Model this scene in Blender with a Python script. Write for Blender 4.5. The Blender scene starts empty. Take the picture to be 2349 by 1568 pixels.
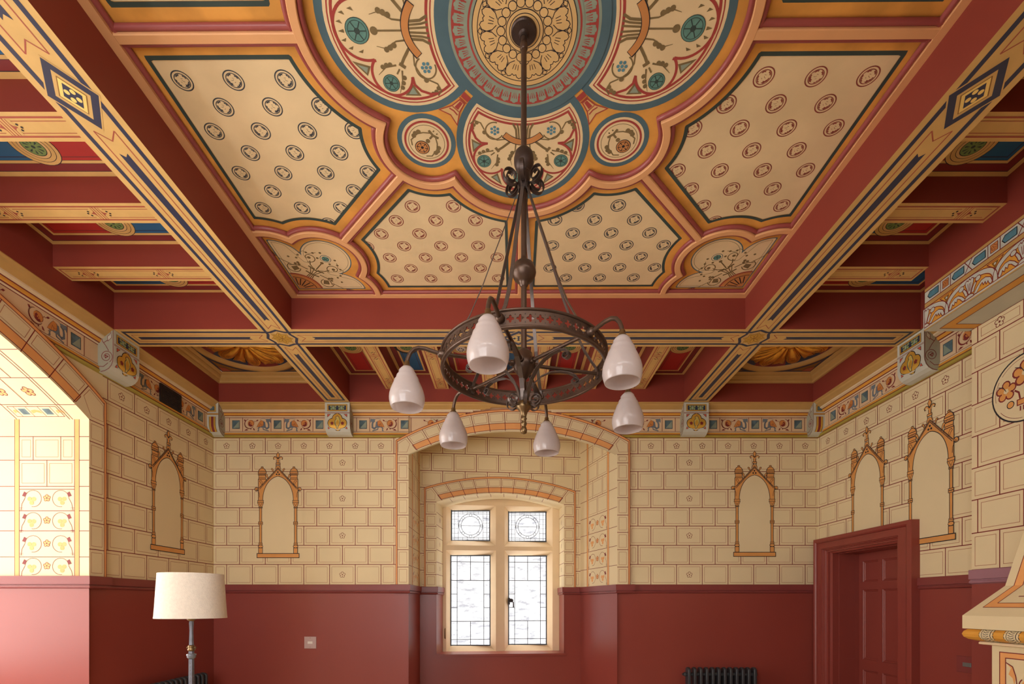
import bpy, math, random
from math import sin, cos, pi, sqrt, atan2, radians, hypot
from mathutils import Vector, Matrix
random.seed(7)
SC = bpy.context.scene
COL = SC.collection
EYE = 1.5

# ------------------------------------------------------------------ materials
def lin(c):
    c /= 255.0
    return c/12.92 if c <= 0.04045 else ((c+0.055)/1.055)**2.4
MATS = {}
def mat(name, rgb, rough=0.6, metal=0.0, noise=0.10, scale=6.0, bump=0.0, spec=0.4, **kw):
    m = bpy.data.materials.new(name); m.use_nodes = True
    nt = m.node_tree; b = nt.nodes['Principled BSDF']
    col = tuple(lin(v) for v in rgb)
    b.inputs['Roughness'].default_value = rough
    b.inputs['Metallic'].default_value = metal
    b.inputs['Specular IOR Level'].default_value = spec
    tc = nt.nodes.new('ShaderNodeTexCoord')
    nz = nt.nodes.new('ShaderNodeTexNoise'); nz.inputs['Scale'].default_value = scale
    nz.inputs['Detail'].default_value = 4.0
    nt.links.new(tc.outputs['Object'], nz.inputs['Vector'])
    rp = nt.nodes.new('ShaderNodeValToRGB')
    rp.color_ramp.elements[0].position = 0.35; rp.color_ramp.elements[1].position = 0.65
    rp.color_ramp.elements[0].color = tuple(max(0, v*(1-noise)) for v in col)+(1,)
    rp.color_ramp.elements[1].color = tuple(min(1, v*(1+noise*0.6)) for v in col)+(1,)
    nt.links.new(nz.outputs['Fac'], rp.inputs['Fac'])
    nt.links.new(rp.outputs['Color'], b.inputs['Base Color'])
    if bump:
        bp = nt.nodes.new('ShaderNodeBump'); bp.inputs['Strength'].default_value = bump
        bp.inputs['Distance'].default_value = 0.01
        n2 = nt.nodes.new('ShaderNodeTexNoise'); n2.inputs['Scale'].default_value = kw.get('bscale', 60)
        nt.links.new(tc.outputs['Object'], n2.inputs['Vector'])
        nt.links.new(n2.outputs['Fac'], bp.inputs['Height']); nt.links.new(bp.outputs['Normal'], b.inputs['Normal'])
    MATS[name] = m
    return m

mat('stone_paint', (226,207,164), 0.6, noise=0.04, scale=1.5)
mat('joint_red', (128,48,42), 0.6)
mat('thin_line', (176,118,92), 0.6)
mat('wall_orange', (232,164,98), 0.55, noise=0.06)
mat('niche_orange', (216,152,82), 0.55, noise=0.06)
mat('ink', (38,34,40), 0.6)
mat('dado_red', (140,62,52), 0.34, noise=0.04, scale=1.5, spec=0.45)
mat('rail_red', (130,60,56), 0.36, noise=0.04)
mat('beam_red', (138,58,46), 0.5, noise=0.05, scale=2, spec=0.3)
mat('beam_tan', (212,172,106), 0.45, noise=0.06, scale=9, spec=0.35)
mat('navy', (50,54,78), 0.42, noise=0.06, spec=0.35)
mat('brick_line', (168,84,64), 0.5)
mat('gold_flat', (214,168,70), 0.35, metal=0.35, noise=0.06)
mat('gold_bright', (242,210,124), 0.35, metal=0.15)
mat('gold_dark', (140,96,40), 0.5)
mat('gold_leaf', (244,186,84), 0.32, metal=0.95, noise=0.10, scale=20, bump=0.15)
mat('coffer_crimson', (124,44,42), 0.5, noise=0.05)
mat('coffer_red', (176,44,40), 0.5, noise=0.05)
mat('coffer_blue', (34,96,140), 0.5, noise=0.05)
mat('coffer_green', (120,146,84), 0.5, noise=0.08)
mat('parchment', (230,204,158), 0.6, noise=0.07, scale=3.5, bump=0.08, bscale=30)
mat('ochre', (222,158,74), 0.55, noise=0.16, scale=6)
mat('deep_green', (56,72,68), 0.55)
mat('slate_blue', (78,106,116), 0.55, noise=0.1)
mat('frame_tan', (226,168,116), 0.5, noise=0.04)
mat('rose', (152,74,70), 0.38, noise=0.04, spec=0.5)
mat('medal_dark', (62,66,72), 0.55)
mat('medal_red', (140,66,56), 0.55)
mat('foil_red', (166,66,60), 0.55, noise=0.08)
mat('olive', (124,104,68), 0.6, noise=0.12, scale=20)
mat('sage', (142,154,136), 0.6, noise=0.08, scale=12)
mat('teal', (96,140,130), 0.55, noise=0.15, scale=25)
mat('blue_spot', (88,134,148), 0.55, noise=0.12, scale=25)
mat('amber', (200,136,78), 0.55, noise=0.1)
mat('disc_tan', (218,180,120), 0.55, noise=0.05)
mat('cornice_gold', (222,158,62), 0.45, noise=0.06)
mat('cornice_green', (168,150,66), 0.5, noise=0.06)
mat('cornice_cream', (224,202,166), 0.55, noise=0.04)
mat('cornice_tan', (192,152,90), 0.42, noise=0.05)
mat('frieze_pale', (222,192,152), 0.6, noise=0.04)
mat('tile_blue', (92,116,124), 0.45, noise=0.35, scale=14)
mat('dragon_grey', (116,126,134), 0.6, noise=0.08)
mat('wing_orange', (208,136,70), 0.6)
mat('scroll_red', (128,46,44), 0.6)
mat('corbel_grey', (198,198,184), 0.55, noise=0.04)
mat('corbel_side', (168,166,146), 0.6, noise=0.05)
mat('coral', (206,92,66), 0.55)
mat('bird_gold', (206,184,96), 0.5)
mat('leaf_green', (128,160,110), 0.5, noise=0.15, scale=40)
mat('plaster_cream', (232,206,166), 0.5, noise=0.03)
mat('lead', (62,66,72), 0.5, metal=0.3)
mat('iron', (72,58,52), 0.42, metal=0.55, noise=0.12, scale=30)
mat('bronze', (92,72,60), 0.36, metal=0.6, noise=0.12, scale=25)
mat('strap_steel', (98,86,80), 0.38, metal=0.6, noise=0.08, scale=25)
mat('brass', (122,98,66), 0.35, metal=0.8, noise=0.1, scale=30)
mat('radiator_grey', (56,57,60), 0.4, noise=0.05)
mat('vent_black', (36,28,26), 0.5)
mat('white_plastic', (226,220,214), 0.4, noise=0.02)
mat('plate_lilac', (186,162,160), 0.4, metal=0.1, noise=0.02)
mat('switch_grey', (132,136,132), 0.35, metal=0.6, noise=0.02)
mat('steel_blue', (120,124,134), 0.4, metal=0.55, noise=0.15, scale=40)
mat('linen', (226,214,198), 0.85, noise=0.05, scale=60, bump=0.2, bscale=220)
mat('rail_lilac', (158,112,122), 0.35, noise=0.04)
mat('floor_oak', (206,188,156), 0.5, noise=0.10, scale=3)
mat('roof', (120,110,100), 0.8)

def glass_mat():
    m = bpy.data.materials.new('window_glass'); m.use_nodes = True; nt = m.node_tree
    for n in list(nt.nodes): nt.nodes.remove(n)
    o = nt.nodes.new('ShaderNodeOutputMaterial'); mx = nt.nodes.new('ShaderNodeMixShader')
    t = nt.nodes.new('ShaderNodeBsdfTransparent'); g = nt.nodes.new('ShaderNodeBsdfGlossy')
    g.inputs['Roughness'].default_value = 0.03
    f = nt.nodes.new('ShaderNodeFresnel'); f.inputs['IOR'].default_value = 1.35
    nt.links.new(f.outputs[0], mx.inputs[0]); nt.links.new(t.outputs[0], mx.inputs[1]); nt.links.new(g.outputs[0], mx.inputs[2])
    nt.links.new(mx.outputs[0], o.inputs[0]); MATS['window_glass'] = m
glass_mat()
def frosted():
    m = bpy.data.materials.new('frosted_glass'); m.use_nodes = True; nt = m.node_tree
    b = nt.nodes['Principled BSDF']; o = nt.nodes['Material Output']
    b.inputs['Base Color'].default_value = (0.66,0.59,0.57,1); b.inputs['Roughness'].default_value = 0.14
    b.inputs['Specular IOR Level'].default_value = 0.7
    tr = nt.nodes.new('ShaderNodeBsdfTranslucent'); tr.inputs['Color'].default_value = (0.86,0.79,0.76,1)
    mx = nt.nodes.new('ShaderNodeMixShader'); mx.inputs[0].default_value = 0.5
    nz = nt.nodes.new('ShaderNodeTexNoise'); nz.inputs['Scale'].default_value = 9
    rp = nt.nodes.new('ShaderNodeMapRange'); rp.inputs['To Min'].default_value = 0.40; rp.inputs['To Max'].default_value = 0.6
    nt.links.new(nz.outputs['Fac'], rp.inputs['Value']); nt.links.new(rp.outputs[0], mx.inputs[0])
    nt.links.new(b.outputs[0], mx.inputs[1]); nt.links.new(tr.outputs[0], mx.inputs[2]); nt.links.new(mx.outputs[0], o.inputs[0])
    MATS['frosted_glass'] = m
frosted()
def rubble():
    m = bpy.data.materials.new('outside_stone'); m.use_nodes = True; nt = m.node_tree; b = nt.nodes['Principled BSDF']
    tc = nt.nodes.new('ShaderNodeTexCoord'); mp = nt.nodes.new('ShaderNodeMapping'); mp.inputs['Scale'].default_value = (1.3,1,4.6)
    v = nt.nodes.new('ShaderNodeTexNoise'); v.inputs['Scale'].default_value = 3.2; v.inputs['Detail'].default_value = 5; v.inputs['Roughness'].default_value = .62
    r = nt.nodes.new('ShaderNodeValToRGB'); r.color_ramp.elements[0].position=0.36; r.color_ramp.elements[1].position=0.50
    r.color_ramp.elements[0].color=(0.105,0.108,0.12,1); r.color_ramp.elements[1].color=(0.20,0.20,0.205,1)
    nt.links.new(tc.outputs['Object'], mp.inputs[0]); nt.links.new(mp.outputs[0], v.inputs['Vector'])
    nt.links.new(v.outputs['Fac'], r.inputs[0]); nt.links.new(r.outputs[0], b.inputs['Base Color']); b.inputs['Roughness'].default_value=0.9
    MATS['outside_stone'] = m
rubble()

# ------------------------------------------------------------------ objects
def link(o, parent=None):
    COL.objects.link(o)
    if parent is not None: o.parent = parent
    return o
def tagt(o, label, cat, group=None):
    o['label'] = label; o['category'] = cat
    if group: o['group'] = group
    return o
def structure(o): o['kind'] = 'structure'; return o
def empty(name, loc=(0,0,0), rz=0, parent=None):
    o = bpy.data.objects.new(name, None); o.location = loc; o.rotation_euler = (0,0,rz); o.empty_display_size = 0.05
    return link(o, parent)
def copy_tree(o, parent=None):
    c = o.copy(); COL.objects.link(c); c.parent = parent
    for ch in list(o.children): copy_tree(ch, c)
    return c

class MB:
    """mesh collector with several materials"""
    def __init__(s): s.v=[]; s.f=[]; s.m=[]; s.names=[]; s.sm=[]
    def mi(s, n):
        if n not in s.names: s.names.append(n)
        return s.names.index(n)
    def face(s, pts, m, smooth=False):
        k=len(s.v); s.v += [tuple(p) for p in pts]; s.f.append(tuple(range(k,k+len(pts)))); s.m.append(s.mi(m)); s.sm.append(smooth)
    def grid(s, rows, m, closed=False, smooth=True, closed_rows=False):
        k=len(s.v); n=len(rows[0])
        for r in rows: s.v += [tuple(p) for p in r]
        R=len(rows)
        for i in range(R if closed_rows else R-1):
            a=k+i*n; b=k+((i+1)%R)*n
            for j in range(n if closed else n-1):
                j2=(j+1)%n
                s.f.append((a+j,a+j2,b+j2,b+j)); s.m.append(s.mi(m)); s.sm.append(smooth)
    def box(s, x0,x1,y0,y1,z0,z1,m, bevel=0):
        P=lambda x,y,z:(x,y,z)
        k=len(s.v)
        s.v += [P(x,y,z) for z in (z0,z1) for y in (y0,y1) for x in (x0,x1)]
        for f in ((0,2,3,1),(4,5,7,6),(0,1,5,4),(2,6,7,3),(0,4,6,2),(1,3,7,5)):
            s.f.append(tuple(k+i for i in f)); s.m.append(s.mi(m)); s.sm.append(False)
    def lathe(s, prof, m, c=(0,0,0), n=32, smooth=True):
        rows=[[ (c[0]+r*cos(2*pi*j/n), c[1]+r*sin(2*pi*j/n), c[2]+z) for j in range(n)] for r,z in prof]
        s.grid(rows, m, closed=True, smooth=smooth)
    def tube(s, pts, r, m, n=10, caps=True):
        pts=[Vector(p) for p in pts]; rows=[]; N=len(pts)
        rr = r if isinstance(r,(list,tuple)) else [r]*N
        ref=None
        for i,p in enumerate(pts):
            t=(pts[min(i+1,N-1)]-pts[max(i-1,0)]).normalized()
            if ref is None:
                ref = Vector((0,0,1)) if abs(t.z)<0.9 else Vector((1,0,0))
            a=(ref - t*ref.dot(t))
            if a.length<1e-6: a=Vector((0,1,0))
            a.normalize(); ref=a; b=t.cross(a)
            rows.append([p+(a*cos(2*pi*j/n)+b*sin(2*pi*j/n))*rr[i] for j in range(n)])
        s.grid(rows,m,closed=True)
        if caps:
            s.face(rows[0][::-1],m); s.face(rows[-1],m)
    def ribbon(s, pts, w, t, m, side):
        """flat bar: width w along 'side', thickness t"""
        pts=[Vector(p) for p in pts]; side=Vector(side).normalized(); rows=[]; N=len(pts)
        for i,p in enumerate(pts):
            d=(pts[min(i+1,N-1)]-pts[max(i-1,0)]).normalized(); n=d.cross(side).normalized()
            rows.append([p+side*w/2+n*t/2, p-side*w/2+n*t/2, p-side*w/2-n*t/2, p+side*w/2-n*t/2])
        s.grid(rows,m,closed=True,smooth=False); s.face(rows[0],m); s.face(rows[-1],m)
    def build(s, name, parent=None, loc=None):
        me=bpy.data.meshes.new(name); me.from_pydata([tuple(v) for v in s.v],[],s.f)
        for n in s.names: me.materials.append(MATS[n])
        me.polygons.foreach_set('material_index', s.m); me.polygons.foreach_set('use_smooth', s.sm); me.update()
        o=bpy.data.objects.new(name, me)
        if loc: o.location=loc
        return link(o,parent)

def arc(cx,cy,r,a0,a1,n=16,ry=None):
    ry = r if ry is None else ry
    return [(cx+r*cos(radians(a0+(a1-a0)*i/n)), cy+ry*sin(radians(a0+(a1-a0)*i/n))) for i in range(n+1)]
def spiral(cx,cy,r0,r1,a0,a1,n=28):
    return [(cx+(r0+(r1-r0)*i/n)*cos(radians(a0+(a1-a0)*i/n)), cy+(r0+(r1-r0)*i/n)*sin(radians(a0+(a1-a0)*i/n))) for i in range(n+1)]

LAY=0.00042
class Paint:
    """2-D painting kit: writes faces into an MB through a map (u,v,offset)->xyz; each layer sits a hair prouder"""
    CNT=[0]
    def __init__(s, mb, fn): s.mb=mb; s.fn=fn; s.keep=None; s.tf=None
    def P(s,u,v,o):
        if s.tf: u,v=s.tf(u,v)
        return s.fn(u,v,(o+(s.CNT[0]%53)*.018)*LAY if o>0 else 0)
    def poly(s, pts, m, o=1): s.CNT[0]+=1; s.mb.face([s.P(u,v,o) for u,v in pts], m)
    def rect(s,u0,v0,u1,v1,m,o=1): s.poly([(u0,v0),(u1,v0),(u1,v1),(u0,v1)],m,o)
    def disc(s,cx,cy,r,m,o=1,n=24,ry=None): s.poly(arc(cx,cy,r,0,360-360/n,n-1,ry),m,o)
    def strip(s,A,B,m,o=1,closed=False):
        n=len(A)
        for i in range(n if closed else n-1):
            j=(i+1)%n
            if s.keep:
                cx=(A[i][0]+B[i][0]+A[j][0]+B[j][0])/4; cy=(A[i][1]+B[i][1]+A[j][1]+B[j][1])/4
                if not s.keep(cx,cy): continue
            s.CNT[0]+=1
            s.mb.face([s.P(*A[i],o),s.P(*A[j],o),s.P(*B[j],o),s.P(*B[i],o)],m)
    def ring(s,cx,cy,r0,r1,m,o=1,n=48): s.strip(arc(cx,cy,r0,0,360-360/n,n-1),arc(cx,cy,r1,0,360-360/n,n-1),m,o,closed=True)
    def stroke(s,pts,w,m,o=1,closed=False):
        if s.keep:
            q=[]; L=list(pts)+([pts[0]] if closed else [])
            for a,b in zip(L[:-1],L[1:]):
                k=max(1,int(hypot(b[0]-a[0],b[1]-a[1])/0.025))
                q += [(a[0]+(b[0]-a[0])*i/k, a[1]+(b[1]-a[1])*i/k) for i in range(k)]
            q.append(L[-1]); pts=q
            if closed: pts=q[:-1]
        N=len(pts); A=[];B=[]
        for i,(x,y) in enumerate(pts):
            p0 = pts[i-1] if (i>0 or closed) else None
            p1 = pts[(i+1)%N] if (i<N-1 or closed) else None
            def nrm(a,b):
                dx,dy=b[0]-a[0],b[1]-a[1]; l=hypot(dx,dy) or 1; return (-dy/l,dx/l)
            if p0 is None: n=nrm((x,y),p1); k=1
            elif p1 is None: n=nrm(p0,(x,y)); k=1
            else:
                n0=nrm(p0,(x,y)); n1=nrm((x,y),p1); sx,sy=n0[0]+n1[0],n0[1]+n1[1]; l=hypot(sx,sy)
                if l<1e-4: n=n0;k=1
                else:
                    n=(sx/l,sy/l); k=min(2.2,1/max(0.3,n[0]*n0[0]+n[1]*n0[1]))
            ww = w(i/(N-1)) if callable(w) else w
            A.append((x+n[0]*ww/2*k,y+n[1]*ww/2*k)); B.append((x-n[0]*ww/2*k,y-n[1]*ww/2*k))
        s.strip(A,B,m,o,closed)
    def rectline(s,u0,v0,u1,v1,w,m,o=1): s.stroke([(u0,v0),(u1,v0),(u1,v1),(u0,v1)],w,m,o,closed=True)
    def with_tf(s,f):
        p=Paint(s.mb,s.fn); p.keep=s.keep
        old=s.tf
        p.tf = (lambda u,v: old(*f(u,v))) if old else f
        return p
def place(cx,cy,sc=1,rot=0,mx=1):
    c,sn=cos(rot),sin(rot)
    def f(u,v):
        u*=mx*sc; v*=sc
        return cx+u*c-v*sn, cy+u*sn+v*c
    return f

# ------------------------------------------------------------------ motifs
def flower(p,x,y,r,o=3,petal='stone_paint',line='joint_red',fill=None,w=None):
    w = w or r*0.13
    for k in range(5):
        a=pi/2+k*2*pi/5
        cx,cy=x+cos(a)*r*0.62,y+sin(a)*r*0.62
        if fill: p.disc(cx,cy,r*0.42,fill,o,n=10)
        p.stroke(arc(cx,cy,r*0.38,math.degrees(a)-130,math.degrees(a)+130,8),w,line,o+1)
    p.disc(x,y,r*0.22,line,o+2,n=10)
def bricks(p,u0,u1,rows,bw,phase,flower_cols=(),o=1,inset=0.03,skip_inner=None,all_top=True):
    """painted ashlar: rows = list of v boundaries from top down"""
    k0=p.keep
    for v in rows: p.stroke([(u0,v),(u1,v)],0.008,'joint_red',o)
    for i in range(len(rows)-1):
        top,bot=rows[i],rows[i+1]
        x=phase+(bw/2 if i%2 else 0)
        while x>u0+1e-6: x-=bw
        while x<=u0-bw+1e-6: x+=bw
        xs=[]
        t=x
        while t<u1+bw: xs.append(t); t+=bw
        for a,b in zip(xs[:-1],xs[1:]):
            A=max(a,u0); B=min(b,u1)
            if B-A<0.01: continue
            if B<u1-0.001: p.stroke([(B,bot),(B,top)],0.008,'joint_red',o)
            if B-A>inset*2.6:
                q=[(A+inset*0.9,bot+inset),(B-inset*0.9,bot+inset),(B-inset*0.9,top-inset),(A+inset*0.9,top-inset)]
                p.stroke(q,0.004,'thin_line',o,closed=True)
            c=(a+b)/2
            if (i==0 and all_top and B-A>bw*0.7) or (i%2==1 and any(abs(c-f)<bw/2 for f in flower_cols)):
                if (not k0) or k0(c,(top+bot)/2): flower(p,c,(top+bot)/2,0.036,o+1)

def lancet(p,cx,zb,H=1.285,o=8,cut=False):
    """painted gothic niche, base centre (cx,zb). Drawn in px of the study (929x1568 zoom, 5.807 px per photo px)"""
    s=H/(1505-98)
    q=p.with_tf(lambda u,v:(cx+(u-452)*s, zb+(1505-v)*s))
    OR='niche_orange'; K='ink'; lw=7
    # bare inner field and gothic head
    inner=[(248,1445),(248,740)]+[(248+ (452-248)*(1-cos(radians(a)))*1.0, 740-322*sin(radians(a))) for a in range(8,91,8)]
    def head(sx):
        pts=[]
        for i in range(15):
            t=i/14; pts.append((452-sx*204*(1-t**1.9), 740-(740-418)*(1-(1-t)**1.55)))
        return pts
    L=head(1); R=head(-1)
    vb=1330 if cut else 1445
    field=[(235,vb)]+[(235,760)]+L+R[::-1][1:]+[(669,760),(669,vb)]
    q.poly(field,'stone_paint',o)
    # gable
    gab=[(190,740),(190,590),(452,300),(712,590),(718,740)]
    q.strip(L,[(190,740-(150)*min(1,i/3)) if i<3 else (190+262*(i-3)/11.,590-290*(i-3)/11.) for i in range(15)],OR,o+1)
    q.strip(R,[(718,740-(150)*min(1,i/3)) if i<3 else (718-266*(i-3)/11.,590-290*(i-3)/11.) for i in range(15)],OR,o+1)
    q.stroke(L,lw,K,o+3); q.stroke(R,lw,K,o+3)
    q.stroke([(190,740),(190,590)],lw,K,o+3); q.stroke([(718,740),(718,590)],lw,K,o+3)
    q.stroke([(205,592),(452,322),(704,592)],lw*0.8,K,o+3)
    q.stroke([(196,578),(452,300),(710,578)],lw,K,o+3)
    q.stroke([(214,570),(452,312),(694,570)],lw*.5,K,o+3)
    for (x,y) in ((450,362),(434,392),(467,392)): q.disc(x,y,11,K,o+4,n=10)
    # turrets
    for sx in (-1,1):
        tx=452+sx*211
        X=lambda d: tx+d
        body=[(tx-52,600 if sx<0 else 590),(tx-52,455),(tx+52,455),(tx+52,600)]
        if sx<0: body=[(tx-52,590),(tx-52,455),(tx+52,455),(tx+56,480)]
        else: body=[(tx+52,590),(tx+52,455),(tx-52,455),(tx-56,480)]
        q.poly(body,OR,o+1); q.stroke([body[0],body[1],body[2],body[3]],lw,K,o+2)
        q.rect(tx-46,398,tx+46,455,OR,o+1); q.rectline(tx-46,398,tx+46,455,lw*.8,K,o+2)
        q.stroke([(tx-46,436),(tx+46,436)],lw*.8,K,o+2)
        q.rect(tx-54,375,tx+54,402,OR,o+1); q.rectline(tx-54,375,tx+54,402,lw*.8,K,o+2)
        for d in range(-40,41,16): q.stroke([(tx+d,378),(tx+d,400)],5,K,o+2)
        dome=arc(tx,375,54,180,360,12,ry=66)
        q.poly(dome,OR,o+1); q.stroke(dome,lw,K,o+2); q.stroke([(tx-52,352),(tx+52,352)],lw,K,o+2)
        q.disc(tx,303,16,OR,o+1,n=12,ry=12); q.stroke(arc(tx,303,16,180,360,8,ry=12),lw,K,o+2)
        # crockets up the gable
        for (bx,by,sc) in ((452+sx*135,410,1.0),(452+sx*62,330,0.8),(452+sx*210,492,1.0)):
            cr=[(bx-sx*8*sc,by+40*sc),(bx+sx*2*sc,by+5*sc),(bx+sx*12*sc,by-18*sc),(bx+sx*30*sc,by-22*sc),(bx+sx*38*sc,by-6*sc),(bx+sx*26*sc,by+2*sc),(bx+sx*20*sc,by+14*sc),(bx+sx*8*sc,by+36*sc)]
            q.poly(cr,OR,o+2); q.stroke(cr,lw*.7,K,o+3,closed=True)
        # outward leaf at the springing
        bx=452+sx*285
        q.disc(bx+sx*2,590,24,OR,o+3,n=14); q.stroke(arc(bx+sx*2,590,24,0,345,14),lw,K,o+4)
        q.disc(bx-sx*4,600,11,K,o+4,n=10); q.disc(bx-sx*4,600,6,OR,o+5,n=8)
        q.stroke([(bx-sx*18,612),(bx-sx*35,650),(bx-sx*38,700)],lw*.7,K,o+4)
        # capital and column
        x=452+sx*234-sx*0
        x=219 if sx<0 else 686
        for (a,b,c,d,e) in ((740,768,40,36,0),(768,835,42,14,0),(826,842,24,24,0)):
            t=[(x-c,a),(x+c,a),(x+d,b),(x-d,b)]; q.poly(t,OR,o+2); q.stroke(t,lw*.8,K,o+3,closed=True)
        q.stroke([(x-20,775),(x,815),(x+20,775)],lw*.6,K,o+4)
        q.rect(x-16,842,x+16,1305,OR,o+1)
        q.stroke([(x-16,842),(x-16,1305)],lw,K,o+2); q.stroke([(x+16,842),(x+16,1305)],lw,K,o+2)
        for yy in (1032,1052): 
            q.rect(x-30,yy-8,x+30,yy+10,OR,o+3); q.rectline(x-28,yy-8,x+28,yy+10,lw*.8,K,o+4)
        if cut: continue
        q.rect(x-24,1300,x+24,1332,OR,o+3); q.rectline(x-22,1303,x+22,1316,lw*.7,K,o+4); q.rectline(x-24,1316,x+24,1332,lw*.7,K,o+4)
        q.disc(x,1352,32,OR,o+3,n=14,ry=20); q.stroke(arc(x,1352,32,0,345,14,ry=20),lw,K,o+4)
        q.rect(x-27,1372,x+27,1445,OR,o+3); q.rectline(x-27,1372,x+27,1445,lw,K,o+4)
    # sill
    if not cut: q.rect(172,1445,733,1503,OR,o+4); q.rectline(172,1447,733,1503,lw*1.2,K,o+5)
    # finial
    q.rect(434,280,470,320,OR,o+1)
    q.poly([(436,245),(436,200),(420,180),(452,190),(484,180),(466,200),(466,245)],OR,o+4)
    q.poly([(428,280),(424,300),(414,325),(452,300),(488,325),(478,300),(476,280)],OR,o+4)
    q.stroke([(428,280),(424,300),(414,325)],lw*.8,K,o+5); q.stroke([(476,280),(480,300),(490,325)],lw*.8,K,o+5)
    q.rect(426,242,480,264,OR,o+4); q.rectline(426,242,480,264,lw*.8,K,o+5); q.rectline(430,264,476,280,lw*.7,K,o+5)
    q.stroke([(436,240),(436,200)],lw*.8,K,o+5); q.stroke([(466,240),(466,200)],lw*.8,K,o+5)
    for sx in (-1,1):
        q.stroke([(452+sx*8,196),(452+sx*20,172),(452+sx*42,164),(452+sx*58,174),(452+sx*54,190)],14,OR,o+4)
        q.stroke([(452+sx*3,188),(452+sx*18,164),(452+sx*42,156),(452+sx*64,172),(452+sx*56,196),(452+sx*44,188)],lw*.8,K,o+5)
    dia=[(452,98),(468,122),(473,140),(462,165),(452,180),(441,165),(429,140),(436,122)]
    q.poly(dia,OR,o+5); q.stroke(dia,lw*.8,K,o+6,closed=True)

def dragon_cell(p,x,z,mx=1,o=3,only=None):
    """cell centre x,z ; 1 unit = cell of .358 x .176 ; scroll on -u side, beast on +u side"""
    q=p.with_tf(place(x,z,0.00069,0,mx))   # study px: cell 505 x 255 -> centre (0,0), v up
    S='scroll_red'
    if p.keep and not p.keep(x,z) : return
    if only!='dragon':
        q.stroke(spiral(-133,12,85,80,100,330,24),lambda t:6+12*sin(pi*t),S,o)
        q.disc(-108,22,56,'wing_orange',o,n=20); 
        q.stroke(arc(-108,22,56,-160,120,16),6,S,o+1)
        q.poly([(-150,30),(-128,52),(-100,20),(-80,-20),(-112,-36),(-146,-14)],S,o+1)
        for k in range(4): q.disc(-104+14*cos(k*1.57),18+14*sin(k*1.57),9,'wing_orange',o+2,n=8)
        q.stroke([(-52,40),(-40,62),(-28,50),(-5,66)],5,S,o); q.poly([(-18,62),(4,86),(28,82),(8,58)],S,o+1)
        q.poly([(-232,86),(-214,54),(-200,74),(-208,92)],S,o+1); q.poly([(-226,-108),(-190,-78),(-150,-92),(-180,-104)],S,o+1)
        q.poly([(-70,-60),(-62,-96),(-34,-104),(-52,-66)],S,o+1); q.disc(-108,-80,9,S,o+1,n=8)
    if only!='scroll':
        G='dragon_grey'
        body=[(0,-40),(60,60),(110,72),(138,52),(150,10),(152,-30),(165,-52),(188,-50),(204,-20),(200,30),(158,64),(150,78),(176,96),(232,104),(228,70),(240,20),(226,40),(216,10),(222,-30),(204,-72),(160,-84),(128,-66),(118,-64),(150,-82),(208,-100),(212,-116),(170,-112),(100,-80),(96,-48),(60,-48),(40,-62),(30,-90),(40,-116),(6,-116),(6,-90),(16,-58)]
        q.poly([(14,-50),(60,30),(112,66),(134,40),(140,-36),(120,-56),(60,-50)],G,o)
        q.stroke([(125,50),(134,0),(142,-50),(175,-70),(205,-50),(206,0),(196,40),(165,68)],30,G,o)
        q.poly([(150,84),(172,60),(205,48),(226,50),(236,24),(244,60),(236,106),(206,98),(176,100)],G,o+1)
        q.stroke([(172,92),(130,104),(90,104),(50,90)],7,G,o+1)
        q.stroke([(46,-44),(24,-70),(28,-104),(8,-114)],18,G,o); q.stroke([(104,-50),(112,-84),(160,-98),(205,-112)],18,G,o)
        wing=[(-6,-44),(44,-42),(96,-30),(118,0),(112,56),(70,76),(40,40),(18,4)]
        q.poly(wing,'wing_orange',o+2); q.stroke(wing,4,S,o+3,closed=True)
        q.stroke([(60,20),(40,-36)],4,S,o+3); q.stroke([(76,10),(74,-34)],4,S,o+3); q.stroke(arc(88,24,30,180,340,8),4,S,o+3)
        q.poly([(-4,-90),(10,-66),(30,-54),(6,-76)],S,o+1)
def frieze(p,items,zc,o=2):
    """items: list of (kind, centre)"""
    for k,x in items:
        if p.keep and not p.keep(x,zc) and k!='sq': continue
        if k=='sq':
            if p.keep and not p.keep(x,zc): continue
            p.rect(x-.045,zc-.05,x+.045,zc+.05,'tile_blue',o)
            p.poly([(x-.034,zc-.04),(x+.04,zc+.045),(x+.04,zc-.04)],'sage',o+1)
            p.rectline(x-.045,zc-.05,x+.045,zc+.05,0.003,'ink',o+2)
            p.stroke([(x-.0795,zc-.088),(x-.0795,zc+.088)],.006,'joint_red',o); p.stroke([(x+.0795,zc-.088),(x+.0795,zc+.088)],.006,'joint_red',o)
        elif k=='R': dragon_cell(p,x,zc,1,o)
        elif k=='L': dragon_cell(p,x,zc,-1,o)
        elif k=='sR':
            dragon_cell(p,x,zc,-1,o,'scroll')
        elif k=='sL':
            dragon_cell(p,x,zc,1,o,'scroll')
# ------------------------------------------------------------------ room measures (metres; camera foot at the origin)
XL,XR,YB,YF = -3.632, 3.727, 6.0, -1.34
HB = 2.407      # beam soffit above the eye
ZB = EYE+HB
ZD = 1.744      # dado top
CX,CY = 0.06, 2.33
def Bp(px,py): return (px-1174)/1130*6.0, EYE+(1386-py)/1130*6.0
def Lp(px,py):
    y=XL*1130/(px-1174); return y, EYE+(1386-py)/1130*y
def Rp(px,py,X=XR):
    y=X*1130/(px-1174); return y, EYE+(1386-py)/1130*y
def Wp(px,py):
    u=(px-1174)/1130; Y=6.846/(1-.1*u); return u*Y, EYE+(1386-py)/1130*Y
fB=lambda u,v,o:(u,YB-o,v)
fL=lambda u,v,o:(XL+o,u,v)
fR=lambda u,v,o:(XR-o,u,v)
def fW(u,v,o): return (u, 6.846+.1*u-o, v)
ROWS=[EYE+(1386-y)/1130*6 for y in (1004,1040.5,1081,1122,1164,1206,1250,1294,1341)]

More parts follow.
